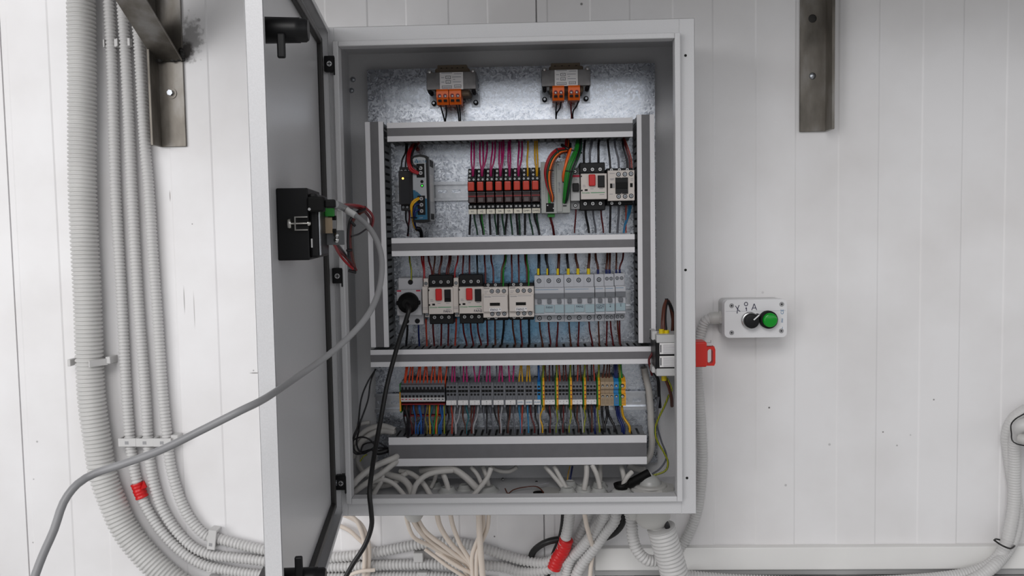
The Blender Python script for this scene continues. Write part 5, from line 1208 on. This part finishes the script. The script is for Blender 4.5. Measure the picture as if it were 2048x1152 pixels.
# strut: leaves the upright near its foot and climbs away from the wall
A_ = Vector((X0+.001, -.010, P(330, 118, -.01).z)); B_ = Vector((X0+.001, -.44, 2.015)); t_ = (B_-A_).normalized(); nrm = Vector((0, -t_.z, t_.y)) if False else Vector((0, t_.z, -t_.y))
w1 = X1-X0; b = MB()
def slab(b, o, dirv, L, a1, a2, m):
    v = [o, o+a1, o+a1+a2, o+a2]; b.prism(v, dirv*L, m)
up_ = Vector((0, -t_.z, t_.y)); up_ = up_ if up_.z > 0 else -up_
slab(b, A_, t_, (B_-A_).length, Vector((w1, 0, 0)), up_*(-.005), 'mill_steel')
slab(b, A_, t_, (B_-A_).length, Vector((.005, 0, 0)), up_*(.045), 'mill_steel')
b.build('strut', lb_, bevel=.0008)
b = MB(); wz = P(350, 112, -.02).z
for k in range(9):
    b.lathe((X0+.004+(w1-.002)*k/8, -.012-.004*random.random(), wz-.006+.012*random.random()), (0, -1, .3), [(-.004, .0035), (0, .0055), (.003, .0035), (.004, 0)], 'weld_soot', 10)
for k in range(4): b.lathe((X1+.001, -.008-.01*k/4, wz-.004+.005*k), (0, -1, 0), [(-.004, .003), (0, .005), (.004, 0)], 'weld_soot', 10)
b.build('weld_bead', lb_)
qb = P(342, 186, -.006); b = MB(); b.cyl(qb+Vector((.001, .001, -.001)), qb+Vector((.001, -.0016, -.001)), .0098, 'mill_steel', 24); b.cyl(qb, qb+Vector((0, -.007, 0)), .0055, 'bolt_metal', 6); b.build('wall_bolt', lb_)
rb_ = thing('wall_bracket', 'right raw steel angle bracket hanging straight down in front of the bare panel', 'bracket', (P(1630, 262, -.006).x, -.002, P(1630, 263, -.006).z), 'raw steel wall brackets')
x0 = (P(1598, 263, -.006).x+P(1602, 0, -.006).x)/2; x1 = (P(1653, 262, -.006).x+P(1660, 0, -.006).x)/2; zl = P(1630, 263, -.006).z; zh = P(1630, -120, -.006).z
xm = (P(1640, 263, -.006).x+P(1642, 0, -.006).x)/2
b = MB(); b.box(x0, -.0015, zl, x1-.004, -.0065, zh, 'mill_steel')
b.prism([(xm-.001, -.0065, zl), (x1-.001, -.0015, zl), (x1+.002, -.0015, zl), (xm+.012, -.045, zl), (xm+.008, -.045, zl)], (0, 0, zh-zl), 'mill_steel') if False else b.box(x1-.005, -.0015, zl, x1, -.044, zh, 'mill_steel')
b.build('upright', rb_, bevel=.0008)
for py in (37, 152):
    q = P(1625, py, -.0065); b = MB(); b.lathe(q, (0, -1, 0), [(0, .0062), (.001, .0060), (.003, .0045), (.0036, 0)] if py == 152 else [(0, .0075), (.0006, .0072), (.001, .005), (.0008, 0)], 'bolt_metal' if py == 152 else 'weld_soot', 18); b.build('wall_bolt', rb_)

# ================================================================== CONDUITS ON THE WALL
BIG = -.030; SM = -.014
conduit([(162, -60, BIG), (162, 0, BIG), (164, 150, BIG), (165, 380, BIG), (175, 600, BIG), (182, 780, BIG), (196, 890, BIG), (206, 950, BIG), (226, 1006, BIG), (249, 1056, BIG), (286, 1105, BIG), (335, 1152, BIG), (400, 1195, BIG), (480, 1225, BIG)], .0252, .0077,
        'thickest grey corrugated conduit, leftmost on the wall, curving away at the bottom', None, 'conduit_dirty', .13, 32)
gq = 'thin grey corrugated conduits beside the thick one'
conduit([(214, -60, SM), (217, 0, SM), (224, 140, SM), (231, 380, SM), (243, 600, SM), (252.5, 780, SM), (259, 870, SM), (266, 925, SM), (277, 975, SM), (292, 1013, SM), (323, 1062, SM), (362, 1102, SM), (404, 1128, SM), (452, 1140, SM), (520, 1149, SM), (600, 1154, SM), (690, 1155, SM), (826, 1153, SM), (900, 1155, SM), (1000, 1165, SM)], .0102, .0066,
        'left one of the three thin corrugated conduits, wrapped with red tape near its bend', gq)
conduit([(240, -60, SM), (244, 0, SM), (250, 94, SM), (256, 208, SM), (264, 383, SM), (276, 600, SM), (290, 780, SM), (295, 870, SM), (300, 925, SM), (310, 974, SM), (326, 1019, SM), (352, 1060, SM), (384, 1092, SM), (422, 1109, SM), (468, 1115, SM), (530, 1122, SM), (600, 1132, SM), (664, 1134, SM), (768, 1130, SM), (850, 1128, SM), (920, 1130, SM), (1000, 1133, SM), (1041, 1143, SM), (1082, 1141, -.02), (1118, 1130, -.03), (1145, 1113, -.04), (1174, 1082, -.06), (1203, 1040, -.08), (1212, 1018, -.09)], .0102, .0066,
        'middle one of the three thin corrugated conduits, running on under the cabinet', gq)
conduit([(264, -40, SM), (271, 30, SM), (276, 62, SM), (281, 139, SM), (289, 278, SM), (298, 382, SM), (307, 526, SM), (315, 635, SM), (325, 781, SM), (334, 870, SM), (340, 925, SM), (352, 974, SM), (368, 1016, SM), (388, 1048, SM), (411, 1070, SM), (436, 1077, SM), (484, 1090, SM), (530, 1100, SM), (600, 1113, SM), (664, 1115, SM), (711, 1111, SM), (768, 1102, SM), (826, 1091, SM), (880, 1085, SM), (930, 1088, SM), (967, 1097, SM), (1008, 1110, SM), (1049, 1121, -.016), (1090, 1125, -.025), (1115, 1112, -.035), (1128, 1085, -.05), (1136, 1055, -.06), (1139, 1031, -.07), (1140, 1012, -.08)], .0102, .0066,
        'right one of the three thin corrugated conduits, ending in red tape under the cabinet', gq)
g2 = 'grey corrugated conduits under the cabinet'
conduit([(1232, 1022, -.09), (1229, 1042, -.085), (1210, 1066, -.07), (1193, 1090, -.06), (1176, 1112, -.05), (1160, 1135, -.045), (1148, 1165, -.04), (1140, 1220, -.04)], .0102, .0066, 'conduit under the cabinet slanting steeply down left, rightmost of the three slanting ones', g2)
conduit([(1180, 1020, -.04), (1173, 1042, -.035), (1160, 1068, -.03), (1150, 1092, -.025), (1143, 1120, -.02), (1138, 1160, -.02)], .0098, .0062, 'shaded conduit behind the red taped one under the cabinet', g2)
conduit([(1145, 1112, -.040), (1137, 1128, -.035), (1133, 1150, -.03), (1130, 1200, -.03)], .0100, .0062, 'short conduit end hanging below the red tape', g2)
conduit([(1258, 1020, -.10), (1263, 1040, -.10), (1265, 1072, -.10), (1274, 1100, -.10), (1292, 1119, -.10), (1315, 1121, -.095), (1345, 1112, -.09)], .0108, .0060, 'curved conduit hooking behind the big one under the right cabinet corner', g2)
conduit([(1322, 1055, -.135), (1332, 1090, -.13), (1344, 1130, -.125), (1352, 1165, -.12), (1362, 1230, -.12)], .0248, .0072, 'big corrugated conduit standing under the right corner of the cabinet, open at its top', g2, 'conduit_grey', .12, 32)
# open rim and cable stub in the big conduit
b = MB(); b.tube(spline([P(1311, 1020, -.12), P(1313, 1045, -.125), P(1316, 1075, -.13)], .004), .0145, 'gland_grey', 20); tag(b.build('hose_end'), 'smooth grey tube end entering the open top of the big conduit', 'pipe')
b = MB(); q = P(1304, 1029, -.125); b.lathe((q.x, -.125, ZB-.0005), (0, 0, -1), [(0, .036), (.012, .036), (.014, .034), (.034, .032), (.046, .026), (.052, .019)], 'gland_grey', 36)
tag(b.build('cable_gland'), 'large round grey gland under the right corner of the cabinet, above the big conduit', 'cable gland', 'grey cable glands')
wire([(1328, 1040, -.14), (1334, 1050, -.142), (1336, 1062, -.14)], 'black', .005, 'black plug of tape at the open top of the big conduit', None, 'tape_plug', 'tape')

# red tape
def tape(pts, R, label, Y):
    q = [P(*p) for p in pts]; s = resample(spline(q, .003), .0015); b = MB(); b.tube(s, R, 'red_tape', 24, [R*(1+.05*math.sin(i*1.45)+.03*math.sin(i*.7)) for i in range(len(s))]); return b, label
b, lb = tape([(274, 966, SM), (278, 978, SM), (285, 996, SM)], .0118, '', 0)
q = P(287, 962, -.022); q2 = P(293, 975, -.020); q3 = P(281, 980, -.026); b.prism([q, q2, q3], (0, .004, 0), 'red_tape')
tag(b.build('tape_wrap'), 'small red tape wrap with a loose corner on the left thin conduit', 'tape', 'red tape wraps on conduits')
b, lb = tape([(1133, 1078, -.052), (1126, 1100, -.045), (1115, 1118, -.040), (1108, 1136, -.036)], .0125, '', 0)
tag(b.build('tape_wrap'), 'large red tape wrap on the conduit under the cabinet', 'tape', 'red tape wraps on conduits')

# clips
def clip(px, py, label, ang=0, wdt=.034, h=.017):
    c_ = P(px, py, -.0); b = MB(); ca, sa = math.cos(ang), math.sin(ang)
    root = thing('conduit_clip', label, 'clip', (c_.x, -.001, c_.z), 'grey plastic conduit clips')
    def bb(x0, y0, z0, x1, y1, z1, m, b):
        v = []
        for z in (z0, z1):
            for x, y in ((x0, y0), (x1, y0), (x1, y1), (x0, y1)): v.append((c_.x+x*ca-z*sa, y, c_.z+x*sa+z*ca))
        b.add(v, [(0, 1, 2, 3), (7, 6, 5, 4), (0, 4, 5, 1), (1, 5, 6, 2), (2, 6, 7, 3), (3, 7, 4, 0)], m)
    return root, bb, b
for k, px in enumerate((268, 303, 337)):
    root, bb, b = clip(px, 878, 'square conduit clip, %s of the three side by side at the lower conduits' % ['leftmost', 'middle', 'rightmost'][k])
    w_ = .0172; bb(-w_, -.002, -.008, w_, -.005, .008, 'conduit_grey', b); bb(-w_, -.005, -.008, -w_+.003, -.0285, .008, 'conduit_grey', b); bb(w_-.003, -.005, -.008, w_, -.0285, .008, 'conduit_grey', b); bb(-w_, -.0265, -.008, w_, -.0295, .008, 'conduit_grey', b)
    b.build('clip_body', root, bevel=.0008)
    b = MB(); bb(-.004, -.0293, -.0035, .003, -.0298, .0025, 'mid_grey', b); b.build('latch_window', root)
root, bb, b = clip(357, 874, 'end piece of the clip row, just right of the third thin conduit'); bb(-.005, -.002, -.007, .009, -.024, .009, 'conduit_grey', b); b.build('clip_body', root, bevel=.001)
for k, (px, py) in enumerate(((231, 90), (257, 88))):
    root, bb, b = clip(px, py, 'clip half hidden by the conduit, %s of the two near the steel strut' % ['left', 'right'][k])
    bb(-.014, -.002, -.007, .014, -.005, .007, 'conduit_grey', b)
    for s_ in (-1, 1): bb(s_*.0115-.0018, -.005, -.008, s_*.0115+.0018, -.022, .006, 'conduit_grey', b); bb(s_*.0115-.0018-.001*s_, -.020, -.008, s_*.0115+.0018, -.024, .006, 'conduit_grey', b)
    b.build('clip_body', root, bevel=.0005)
for (px, py, lb) in ((840, 1106, 'clip on the upper thin conduit left of the white cables under the cabinet'), (848, 1141, 'clip between the two lower thin conduits under the cabinet'), (430, 1132, 'clip between the lower thin conduits left of the door'), (432, 1150, 'lowest clip left of the door at the picture edge')):
    root, bb, b = clip(px, py, lb); bb(-.009, -.002, -.009 if py < 1120 else -.005, .009, -.026 if py < 1120 else -.022, .009 if py < 1120 else .004, 'conduit_grey', b); b.build('clip_body', root, bevel=.001)
root, bb, b = clip(434, 1070, 'tall square clip where the right thin conduit turns towards the door', R_(-8))
for s_ in (-1, 1): bb(-.008, -.002, s_*.0165-.0025, .008, -.028, s_*.0165+.0025, 'conduit_grey', b)
bb(-.008, -.0255, -.019, .008, -.029, .019, 'conduit_grey', b); b.build('clip_body', root, bevel=.001)
b = MB(); bb(-.004, -.0288, -.012, .002, -.0294, -.006, 'mid_grey', b); b.build('latch_window', root)
# strap on the big conduit
root, bb, b = clip(190, 720, 'plastic strap holder across the thickest conduit with an open arm to its right')
bb(-.037, -.002, -.007, -.031, -.032, .006, 'conduit_grey', b); bb(-.033, -.002, -.006, .044, -.004, .006, 'conduit_grey', b)
v = [(.016, -.056), (.019, -.059), (.040, -.030), (.036, -.028)]
b.prism([(root['_o'][0]+x, y, root['_o'][2]-.005) for x, y in v], (0, 0, .012), 'conduit_grey'); bb(.036, -.002, -.003, .045, -.032, .010, 'conduit_grey', b)
b.build('strap_arm', root, bevel=.0008)

# right-hand hose bundle
g3 = 'grey corrugated hoses at the right picture edge'
conduit([(2120, 905, -.05), (2075, 868, -.055), (2045, 862, -.05), (2030, 880, -.03), (2029, 941, -.022), (2028, 1006, -.020), (2020, 1058, -.030), (2008, 1098, -.036), (1982, 1128, -.038), (1940, 1146, -.038), (1880, 1156, -.038), (1800, 1162, -.038), (1700, 1166, -.038)], .0112, .0052, 'front corrugated hose of the bundle at the right picture edge', g3, depth=.07)
conduit([(2120, 800, -.03), (2070, 812, -.03), (2030, 835, -.022), (2014, 870, -.016), (2018, 905, -.014), (2026, 960, -.013), (2034, 1010, -.013), (2034, 1050, -.02), (2024, 1085, -.030), (2008, 1110, -.036), (1990, 1130, -.052), (1960, 1152, -.055), (1900, 1180, -.055)], .0108, .0052, 'rear hose of the bundle at the right picture edge', g3, depth=.05)
b = MB(); b.tube(spline([P(2130, 842, -.085), P(2075, 845, -.085), P(2046, 850, -.082), P(2036, 857, -.07), P(2034, 866, -.055)], .004), .0110, 'conduit_grey', 18); tag(b.build('smooth_pipe'), 'smooth grey pipe bend at the right picture edge, upper of the two', 'pipe', 'smooth grey pipe ends')
b = MB(); b.tube(spline([P(2130, 880, -.085), P(2075, 880, -.085), P(2052, 879, -.083), P(2042, 876, -.075)], .004), .0090, 'gland_grey', 18); tag(b.build('smooth_pipe'), 'smooth grey pipe end at the right picture edge, lower of the two', 'pipe', 'smooth grey pipe ends')
wire([(2070, 815, -.075), (2046, 829, -.09), (2031, 838, -.085), (2022, 850, -.075), (2023, 868, -.085), (2024, 880, -.090), (2034, 888, -.095), (2060, 893, -.10)], 'black', .0012, 'black tie around the smooth pipes at the right picture edge', None, 'cable_tie', 'cable tie', 'cable_black')
wire([(1990, 1080, -.045), (1992, 1078, -.030), (2006, 1082, -.02), (2024, 1092, -.022), (2029, 1092, -.045), (2020, 1097, -.060), (2004, 1091, -.060), (1992, 1083, -.050), (1988, 1080, -.045)], 'black', .0016, 'black tie around the hoses near the foot of the wall', None, 'cable_tie', 'cable tie', 'cable_black')
conduit([(1365, 1150, -.045), (1450, 1158, -.045), (1550, 1162, -.045), (1640, 1164, -.045)], .0100, .0055, 'hose lying along the foot of the wall to the right of the big conduit', g3)

# ================================================================== CABLES INSIDE THE CABINET BOTTOM
def floor_pt(px, py, up=0): q = PZ(px, py, ZB+t+.0); q.z += up; return q
gw_ = 'pale grey sheathed cables in the cabinet bottom'
t = .0016
wc = [([(700, 975, -.14), (725, 950, -.13), (755, 930, -.12), (790, 915, -.105), (800, 905, -.06)], .0055, 'upper thick cable rising from the left rim to the widest duct'),
      ([(700, 990, -.13), (735, 965, -.13), (765, 945, -.12), (790, 925, -.105), (800, 915, -.06)], .0050, 'second thick cable rising from the left rim to the widest duct'),
      ([(700, 994, -.12), (722, 975, -.12), (750, 962, -.12), (770, 960, -.12), (790, 970, -.12), (812, 995, -.125)], .0042, 'cable arching over the left bottom corner of the cabinet'),
      ([(760, 940, -.09), (780, 950, -.09), (805, 958, -.10), (820, 975, -.11), (825, 1000, -.12)], .0062, 'thickest cable bending down into the cabinet floor left of centre'),
      ([(765, 945, -.11), (764, 960, -.12), (755, 975, -.12), (746, 992, -.125)], .0042, 'short cable dropping beside the black mains cable'),
      ([(735, 972, -.08), (765, 972, -.08), (790, 965, -.09), (800, 955, -.09), (815, 945, -.09)], .0050, 'cable running low behind the arching one in the left corner'),
      ([(800, 942, -.08), (822, 947, -.09), (845, 965, -.10), (862, 992, -.11)], .0048, 'cable slanting from under the widest duct to the floor left of centre'),
      ([(824, 995, -.12), (832, 970, -.12), (850, 952, -.115), (875, 944, -.11), (905, 941, -.10)], .0048, 'cable arching right from the floor left of centre'),
      ([(862, 975, -.08), (868, 962, -.08), (872, 950, -.08), (874, 938, -.07)], .0038, 'short upright cable left of centre'),
      ([(897, 982, -.10), (893, 965, -.10), (888, 952, -.10), (885, 940, -.09)], .0048, 'upright cable standing in the floor gland left of centre'),
      ([(842, 941, -.07), (870, 938, -.085), (905, 938, -.09), (932, 955, -.095), (955, 978, -.10)], .0062, 'thick cable sweeping over to the group of three cables'),
      ([(942, 934, -.08), (955, 950, -.085), (966, 975, -.09)], .0040, 'left slanting cable of the group of three'),
      ([(965, 934, -.07), (972, 950, -.075), (978, 975, -.08)], .0042, 'right slanting cable of the group of three'),
      ([(982, 936, -.11), (975, 955, -.115), (960, 975, -.12), (943, 995, -.125)], .0044, 'cable crossing in front of the group of three'),
      ([(980, 934, -.06), (1000, 942, -.06), (1020, 942, -.06), (1034, 934, -.06)], .0040, 'shallow cable loop just under the widest duct'),
      ([(1090, 932, -.08), (1105, 950, -.085), (1120, 968, -.09), (1131, 984, -.095)], .0040, 'left slanting cable right of centre'),
      ([(1108, 932, -.08), (1118, 950, -.085), (1128, 968, -.09), (1136, 982, -.095)], .0040, 'right slanting cable right of centre'),
      ([(1173, 926, -.09), (1173, 950, -.095), (1168, 980, -.10)], .0050, 'thick upright cable in the middle gland on the right'),
      ([(1184, 930, -.095), (1192, 945, -.10), (1198, 965, -.10), (1201, 984, -.105)], .0044, 'bent upright cable beside the thick one on the right'),
      ([(1200, 926, -.06), (1200, 950, -.06), (1199, 970, -.065)], .0046, 'rear upright cable on the right'),
      ([(1246, 980, -.10), (1248, 965, -.10), (1256, 952, -.10), (1264, 944, -.095)], .0044, 'pale cable bending out of the black rubber sleeve'),
      ([(1242, 932, -.07), (1247, 950, -.08), (1250, 970, -.09)], .0046, 'pale cable behind the black rubber sleeve'),
      ([(1255, 930, -.05), (1275, 938, -.05), (1290, 940, -.05)], .0060, 'pale cable lying across above the black sleeve'),
      ([(700, 900, -.05), (712, 880, -.05), (735, 860, -.05), (765, 852, -.055), (790, 860, -.06)], .0055, 'upper arched cable in the left corner above the widest duct'),
      ([(705, 915, -.06), (718, 890, -.06), (740, 870, -.06), (765, 862, -.06), (790, 866, -.065)], .0055, 'lower arched cable in the left corner above the widest duct'),
      ([(702, 880, -.045), (704, 920, -.045), (708, 960, -.045), (712, 980, -.05)], .0050, 'cable standing against the left cabinet wall'),
      ([(716, 905, -.04), (716, 925, -.04), (728, 945, -.045), (748, 955, -.05)], .0050, 'shaded cable bending behind the dark wires in the left corner'),
      ([(700, 890, -.03), (708, 860, -.03), (722, 848, -.03), (740, 845, -.03)], .0040, 'rearmost arched cable in the left corner')]
for pts, r, lb in wc:
    wire(pts, '', r, 'pale grey '+lb, gw_, 'sheathed_cable', 'cable', 'cable_white', .006, 12)
wire([(1288, 735, -.04), (1293, 760, -.035), (1298, 782, -.035), (1301, 820, -.035), (1302, 850, -.035), (1304, 880, -.035), (1300, 910, -.04), (1290, 925, -.045)], '', .0062, 'long pale grey cable running down the right edge of the mounting plate', gw_, 'sheathed_cable', 'cable', 'cable_white', .006, 12)
g4 = 'thin black wires in the left cabinet corner'
for k, (pts, lb) in enumerate((([(752, 738, -.05), (735, 765, -.06), (722, 800, -.07), (716, 850, -.09), (708, 870, -.10), (704, 895, -.10), (712, 908, -.10), (730, 905, -.10), (748, 897, -.10)], 'outer'),
          ([(751, 738, -.05), (741, 765, -.06), (736, 800, -.07), (722, 840, -.08), (712, 865, -.09), (706, 885, -.095), (711, 903, -.095), (728, 907, -.095), (745, 898, -.09), (776, 895, -.09)], 'inner'),
          ([(722, 838, -.085), (718, 860, -.09), (713, 885, -.09), (720, 903, -.09), (738, 900, -.09), (756, 893, -.085)], 'third'),
          ([(706, 880, -.105), (722, 874, -.105), (738, 878, -.105), (748, 888, -.10)], 'arched'),
          ([(722, 902, -.10), (726, 890, -.10), (740, 885, -.10), (757, 885, -.095), (776, 897, -.09)], 'lowest arched'))):
    wire(pts, 'black', .0013, '%s thin black wire looping down the left cabinet corner' % lb, g4)
wire([(745, 895, -.10), (755, 905, -.10), (776, 900, -.09)], 'black', .005, 'black tape lump behind the mains cable in the left corner', None)
wire([(720, 923, -.10), (727, 913, -.10), (734, 909, -.10)], 'yellow_green', .0010, 'short yellow wire end in the left cabinet corner', None)
wire([(752, 912, -.10), (762, 905, -.10), (775, 900, -.09)], 'white', .0012, 'short pale wire end left of the widest duct', None)
wire([(734, 995, -.12), (737, 985, -.12), (741, 976, -.12)], 'black', .0025, 'short black wire end on the cabinet floor by the left corner', None)
wire([(1010, 977, -.10), (1016, 987, -.11), (1026, 980, -.10), (1045, 975, -.09), (1072, 973, -.09), (1085, 982, -.10), (1088, 990, -.11)], 'brown', .0009, 'thin brown wire lying on the cabinet floor', None)
wire([(1072, 972, -.09), (1096, 966, -.07)], 'white', .0009, 'thin pale wire end on the cabinet floor', None)
wire([(1140, 932, -.05), (1136, 950, -.05), (1134, 970, -.055)], 'yellow', .0008, 'thin yellow wire behind the slanting cables on the right', None)
wire([(1145, 932, -.05), (1142, 950, -.05), (1138, 972, -.055)], 'dark_blue', .0014, 'thin dark blue wire behind the slanting cables on the right', None)
# black rubber sleeve
qa = P(1238, 980, -.105); qb = P(1296, 950, -.085)
sl = thing('rubber_sleeve', 'black rubber sleeve leaning right out of a floor gland', 'cable sleeve', qa)
b = MB(); b.tube(spline([P(1243, 984, -.105), P(1252, 972, -.100), P(1272, 960, -.092), P(1298, 946, -.085)], .004), .0078, 'matt_black', 18); b.build('sleeve_tube', sl)
b = MB(); b.lathe(P(1244, 985, -.105), (-.1, 0, 1), [(0, .0105), (.010, .0125), (.017, .0135), (.017, .011), (.006, .008)], 'matt_black', 24); b.build('sleeve_cuff', sl)
b = MB(); b.tube(spline([P(1296, 944, -.086), P(1300, 948, -.085), P(1301, 953, -.085)], .002), .0028, 'paper', 10); b.build('paper_scrap', sl)
# grommets in the cabinet floor
for k, (px, py, R, lb) in enumerate(((867, 974, .014, 'small grommet behind the upright cable left of centre'), (895, 984, .015, 'grommet round the upright cable left of centre'), (970, 982, .022, 'wide grommet round the group of three cables'),
        (1135, 985, .014, 'grommet round the two slanting cables right of centre'), (1140, 972, .012, 'rear grommet behind the slanting cables right of centre'), (1167, 981, .014, 'grommet round the thick upright cable on the right'), (1198, 986, .014, 'grommet round the bent cable on the right'), (1199, 974, .013, 'rear grommet behind the bent cable on the right'), (1243, 988, .019, 'grommet under the black rubber sleeve'), (929, 979, .012, 'empty clear grommet left of the group of three'))):
    q = floor_pt(px, py); b = MB(); q.z = ZB+.0016
    b.lathe(q, (0, 0, 1), [(0, R*1.15), (.0025, R*1.15), (.003, R*.95), (.009, R*.80), (.010, R*.6), (.008, R*.5)], 'grommet_clear', 28)
    tag(b.build('grommet'), 'translucent grey '+lb, 'grommet', 'grey rubber grommets in the cabinet floor')
q = floor_pt(1302, 978); q.z = ZB+.0016
b = MB(); b.prism([q+Vector((.043*math.cos(a_), .030*math.sin(a_), 0)) for a_ in [2*math.pi*i/8+.39 for i in range(8)]], (0, 0, .006), 'gland_grey'); b.lathe(q+Vector((-.002, 0, .006)), (0, 0, 1), [(0, .031), (.003, .030), (.004, .024)], 'gland_grey', 32)
b.lathe(q+Vector((-.002, 0, .008)), (0, 0, 1), [(0, .021), (.006, .020), (.013, .015), (.017, .008), (.018, 0)], 'grommet_clear', 28)
tag(b.build('cable_gland', bevel=.001), 'large octagonal grey gland with a domed centre in the right floor corner', 'cable gland', 'grey cable glands')
q = floor_pt(1095, 982); b = MB(); b.lathe(Vector((q.x, q.y, ZB+.0012)), (0, 0, 1), [(0, .024), (.001, .024)], 'gland_grey', 32); b.lathe(Vector((q.x-.016, q.y-.01, ZB+.0015)), (0, 0, 1), [(0, .010), (.001, .010)], 'matt_black', 20)
tag(b.build('blanking_cap'), 'flat round cap with a dark opening on the cabinet floor right of centre', 'cap')
for (px, py) in ((1006, 958), (1073, 964), (990, 967)):
    q = P(px, py, -.03); b = MB(); b.lathe(q, (0, -1, 0), [(0, .003), (.003, .0028), (.004, 0)], 'screw_metal', 12); b.build('plate_bolt', plate)

# ================================================================== CABLES BELOW THE CABINET
gb = 'cream cables hanging under the cabinet'
lowc = [([(812, 1022, -.13), (815, 1045, -.13), (828, 1075, -.12), (860, 1092, -.10), (890, 1110, -.08), (920, 1130, -.07), (940, 1160, -.06)], .0036, 'leftmost cable sweeping round from under the cabinet'),
        ([(820, 1022, -.13), (832, 1052, -.12), (858, 1082, -.10), (890, 1103, -.085), (925, 1122, -.07), (950, 1150, -.06), (955, 1180, -.06)], .0042, 'second cable of the left fan'),
        ([(828, 1024, -.12), (850, 1062, -.11), (885, 1090, -.10), (918, 1115, -.085), (940, 1130, -.075), (950, 1165, -.07)], .0042, 'third cable of the left fan'),
        ([(873, 1022, -.12), (880, 1052, -.11), (900, 1085, -.10), (925, 1110, -.085), (943, 1130, -.08), (955, 1170, -.075)], .0046, 'fourth cable, dropping from left of centre'),
        ([(900, 1022, -.12), (906, 1052, -.11), (920, 1088, -.10), (938, 1118, -.09), (950, 1150, -.08), (958, 1180, -.08)], .0040, 'fifth cable, dropping from centre'),
        ([(850, 1098, -.075), (870, 1113, -.075), (892, 1130, -.075), (925, 1152, -.07), (950, 1175, -.07)], .0036, 'low cable crossing under the left fan'),
        ([(872, 1103, -.085), (890, 1116, -.085), (920, 1135, -.08), (945, 1148, -.075), (965, 1170, -.07)], .0040, 'cable lying lowest across the left fan'),
        ([(958, 1022, -.13), (959, 1060, -.12), (961, 1100, -.11), (965, 1150, -.10), (968, 1200, -.10)], .0056, 'thickest straight cable hanging at centre'),
        ([(966, 1022, -.12), (966, 1055, -.11), (952, 1088, -.10), (944, 1115, -.095), (946, 1160, -.09), (948, 1200, -.09)], .0040, 'cable bowing left of the thickest one'),
        ([(978, 1022, -.12), (975, 1055, -.11), (965, 1080, -.10), (954, 1110, -.10), (953, 1160, -.095), (955, 1200, -.09)], .0038, 'right cable twisting behind the thickest one'),
        ([(1168, 1022, -.11), (1173, 1050, -.105), (1180, 1075, -.08), (1186, 1100, -.05), (1182, 1130, -.045), (1178, 1180, -.045)], .0042, 'single cable hanging between the slanting conduits')]
for pts, r, lb in lowc: wire(pts, '', r, 'cream coloured '+lb, gb, 'sheathed_cable', 'cable', 'cable_cream', .006, 12)
for pts, r, lb in (([(676, 1026, -.05), (700, 1034, -.05), (722, 1050, -.045), (735, 1080, -.04), (738, 1110, -.035), (735, 1150, -.03)], .0046, 'cream cable arching right just beside the door foot'),
                   ([(690, 1026, -.06), (712, 1040, -.055), (725, 1070, -.05), (729, 1100, -.045), (728, 1150, -.04)], .0040, 'second cream cable arching beside the door foot'),
                   ([(676, 1050, -.012), (700, 1062, -.012), (722, 1082, -.012), (745, 1100, -.010)], .0040, 'pale cable slanting behind the arched ones beside the door foot'),
                   ([(690, 1160, -.05), (705, 1148, -.05), (725, 1142, -.05), (750, 1140, -.045)], .0036, 'cream cable at the bottom picture edge right of the door')):
    wire(pts, '', r, lb, gb, 'sheathed_cable', 'cable', 'cable_cream', .006, 12)
gk = 'thick black cables under the cabinet'
wire([(1128, 1022, -.05), (1126, 1050, -.045), (1120, 1080, -.035), (1108, 1108, -.014), (1095, 1150, -.008)], '', .0055, 'thick black cable running down behind the red taped conduit', gk, 'power_cable', 'cable', 'cable_black', .006, 12)
wire([(1122, 1078, -.035), (1100, 1082, -.035), (1080, 1091, -.026), (1064, 1108, -.016), (1060, 1140, -.009)], '', .0062, 'thick black cable arching left from the red taped conduit', gk, 'power_cable', 'cable', 'cable_black', .006, 12)
wire([(1246, 1022, -.06), (1244, 1045, -.055), (1232, 1062, -.05), (1212, 1074, -.045), (1185, 1085, -.03)], '', .0070, 'thick black cable curving out behind the slanting conduits on the right', gk, 'power_cable', 'cable', 'cable_black', .006, 12)
for px, py, R, lb in ((828, 1027, .020, 'cream gland under the cabinet above the left fan of cables'), (1267, 1027, .014, 'pale gland under the cabinet above the curved conduit')):
    q = P(px, py, -.13); b = MB(); b.lathe((q.x, -.13, ZB-.0003), (0, 0, -1), [(0, R), (.016, R), (.028, R*.85), (.036, R*.6), (.038, R*.5)], 'gland_grey', 24); tag(b.build('cable_gland'), lb, 'cable gland', 'grey cable glands')

# tidy: keep only the properties the scene needs
for o in bpy.data.objects:
    if '_o' in o: del o['_o']
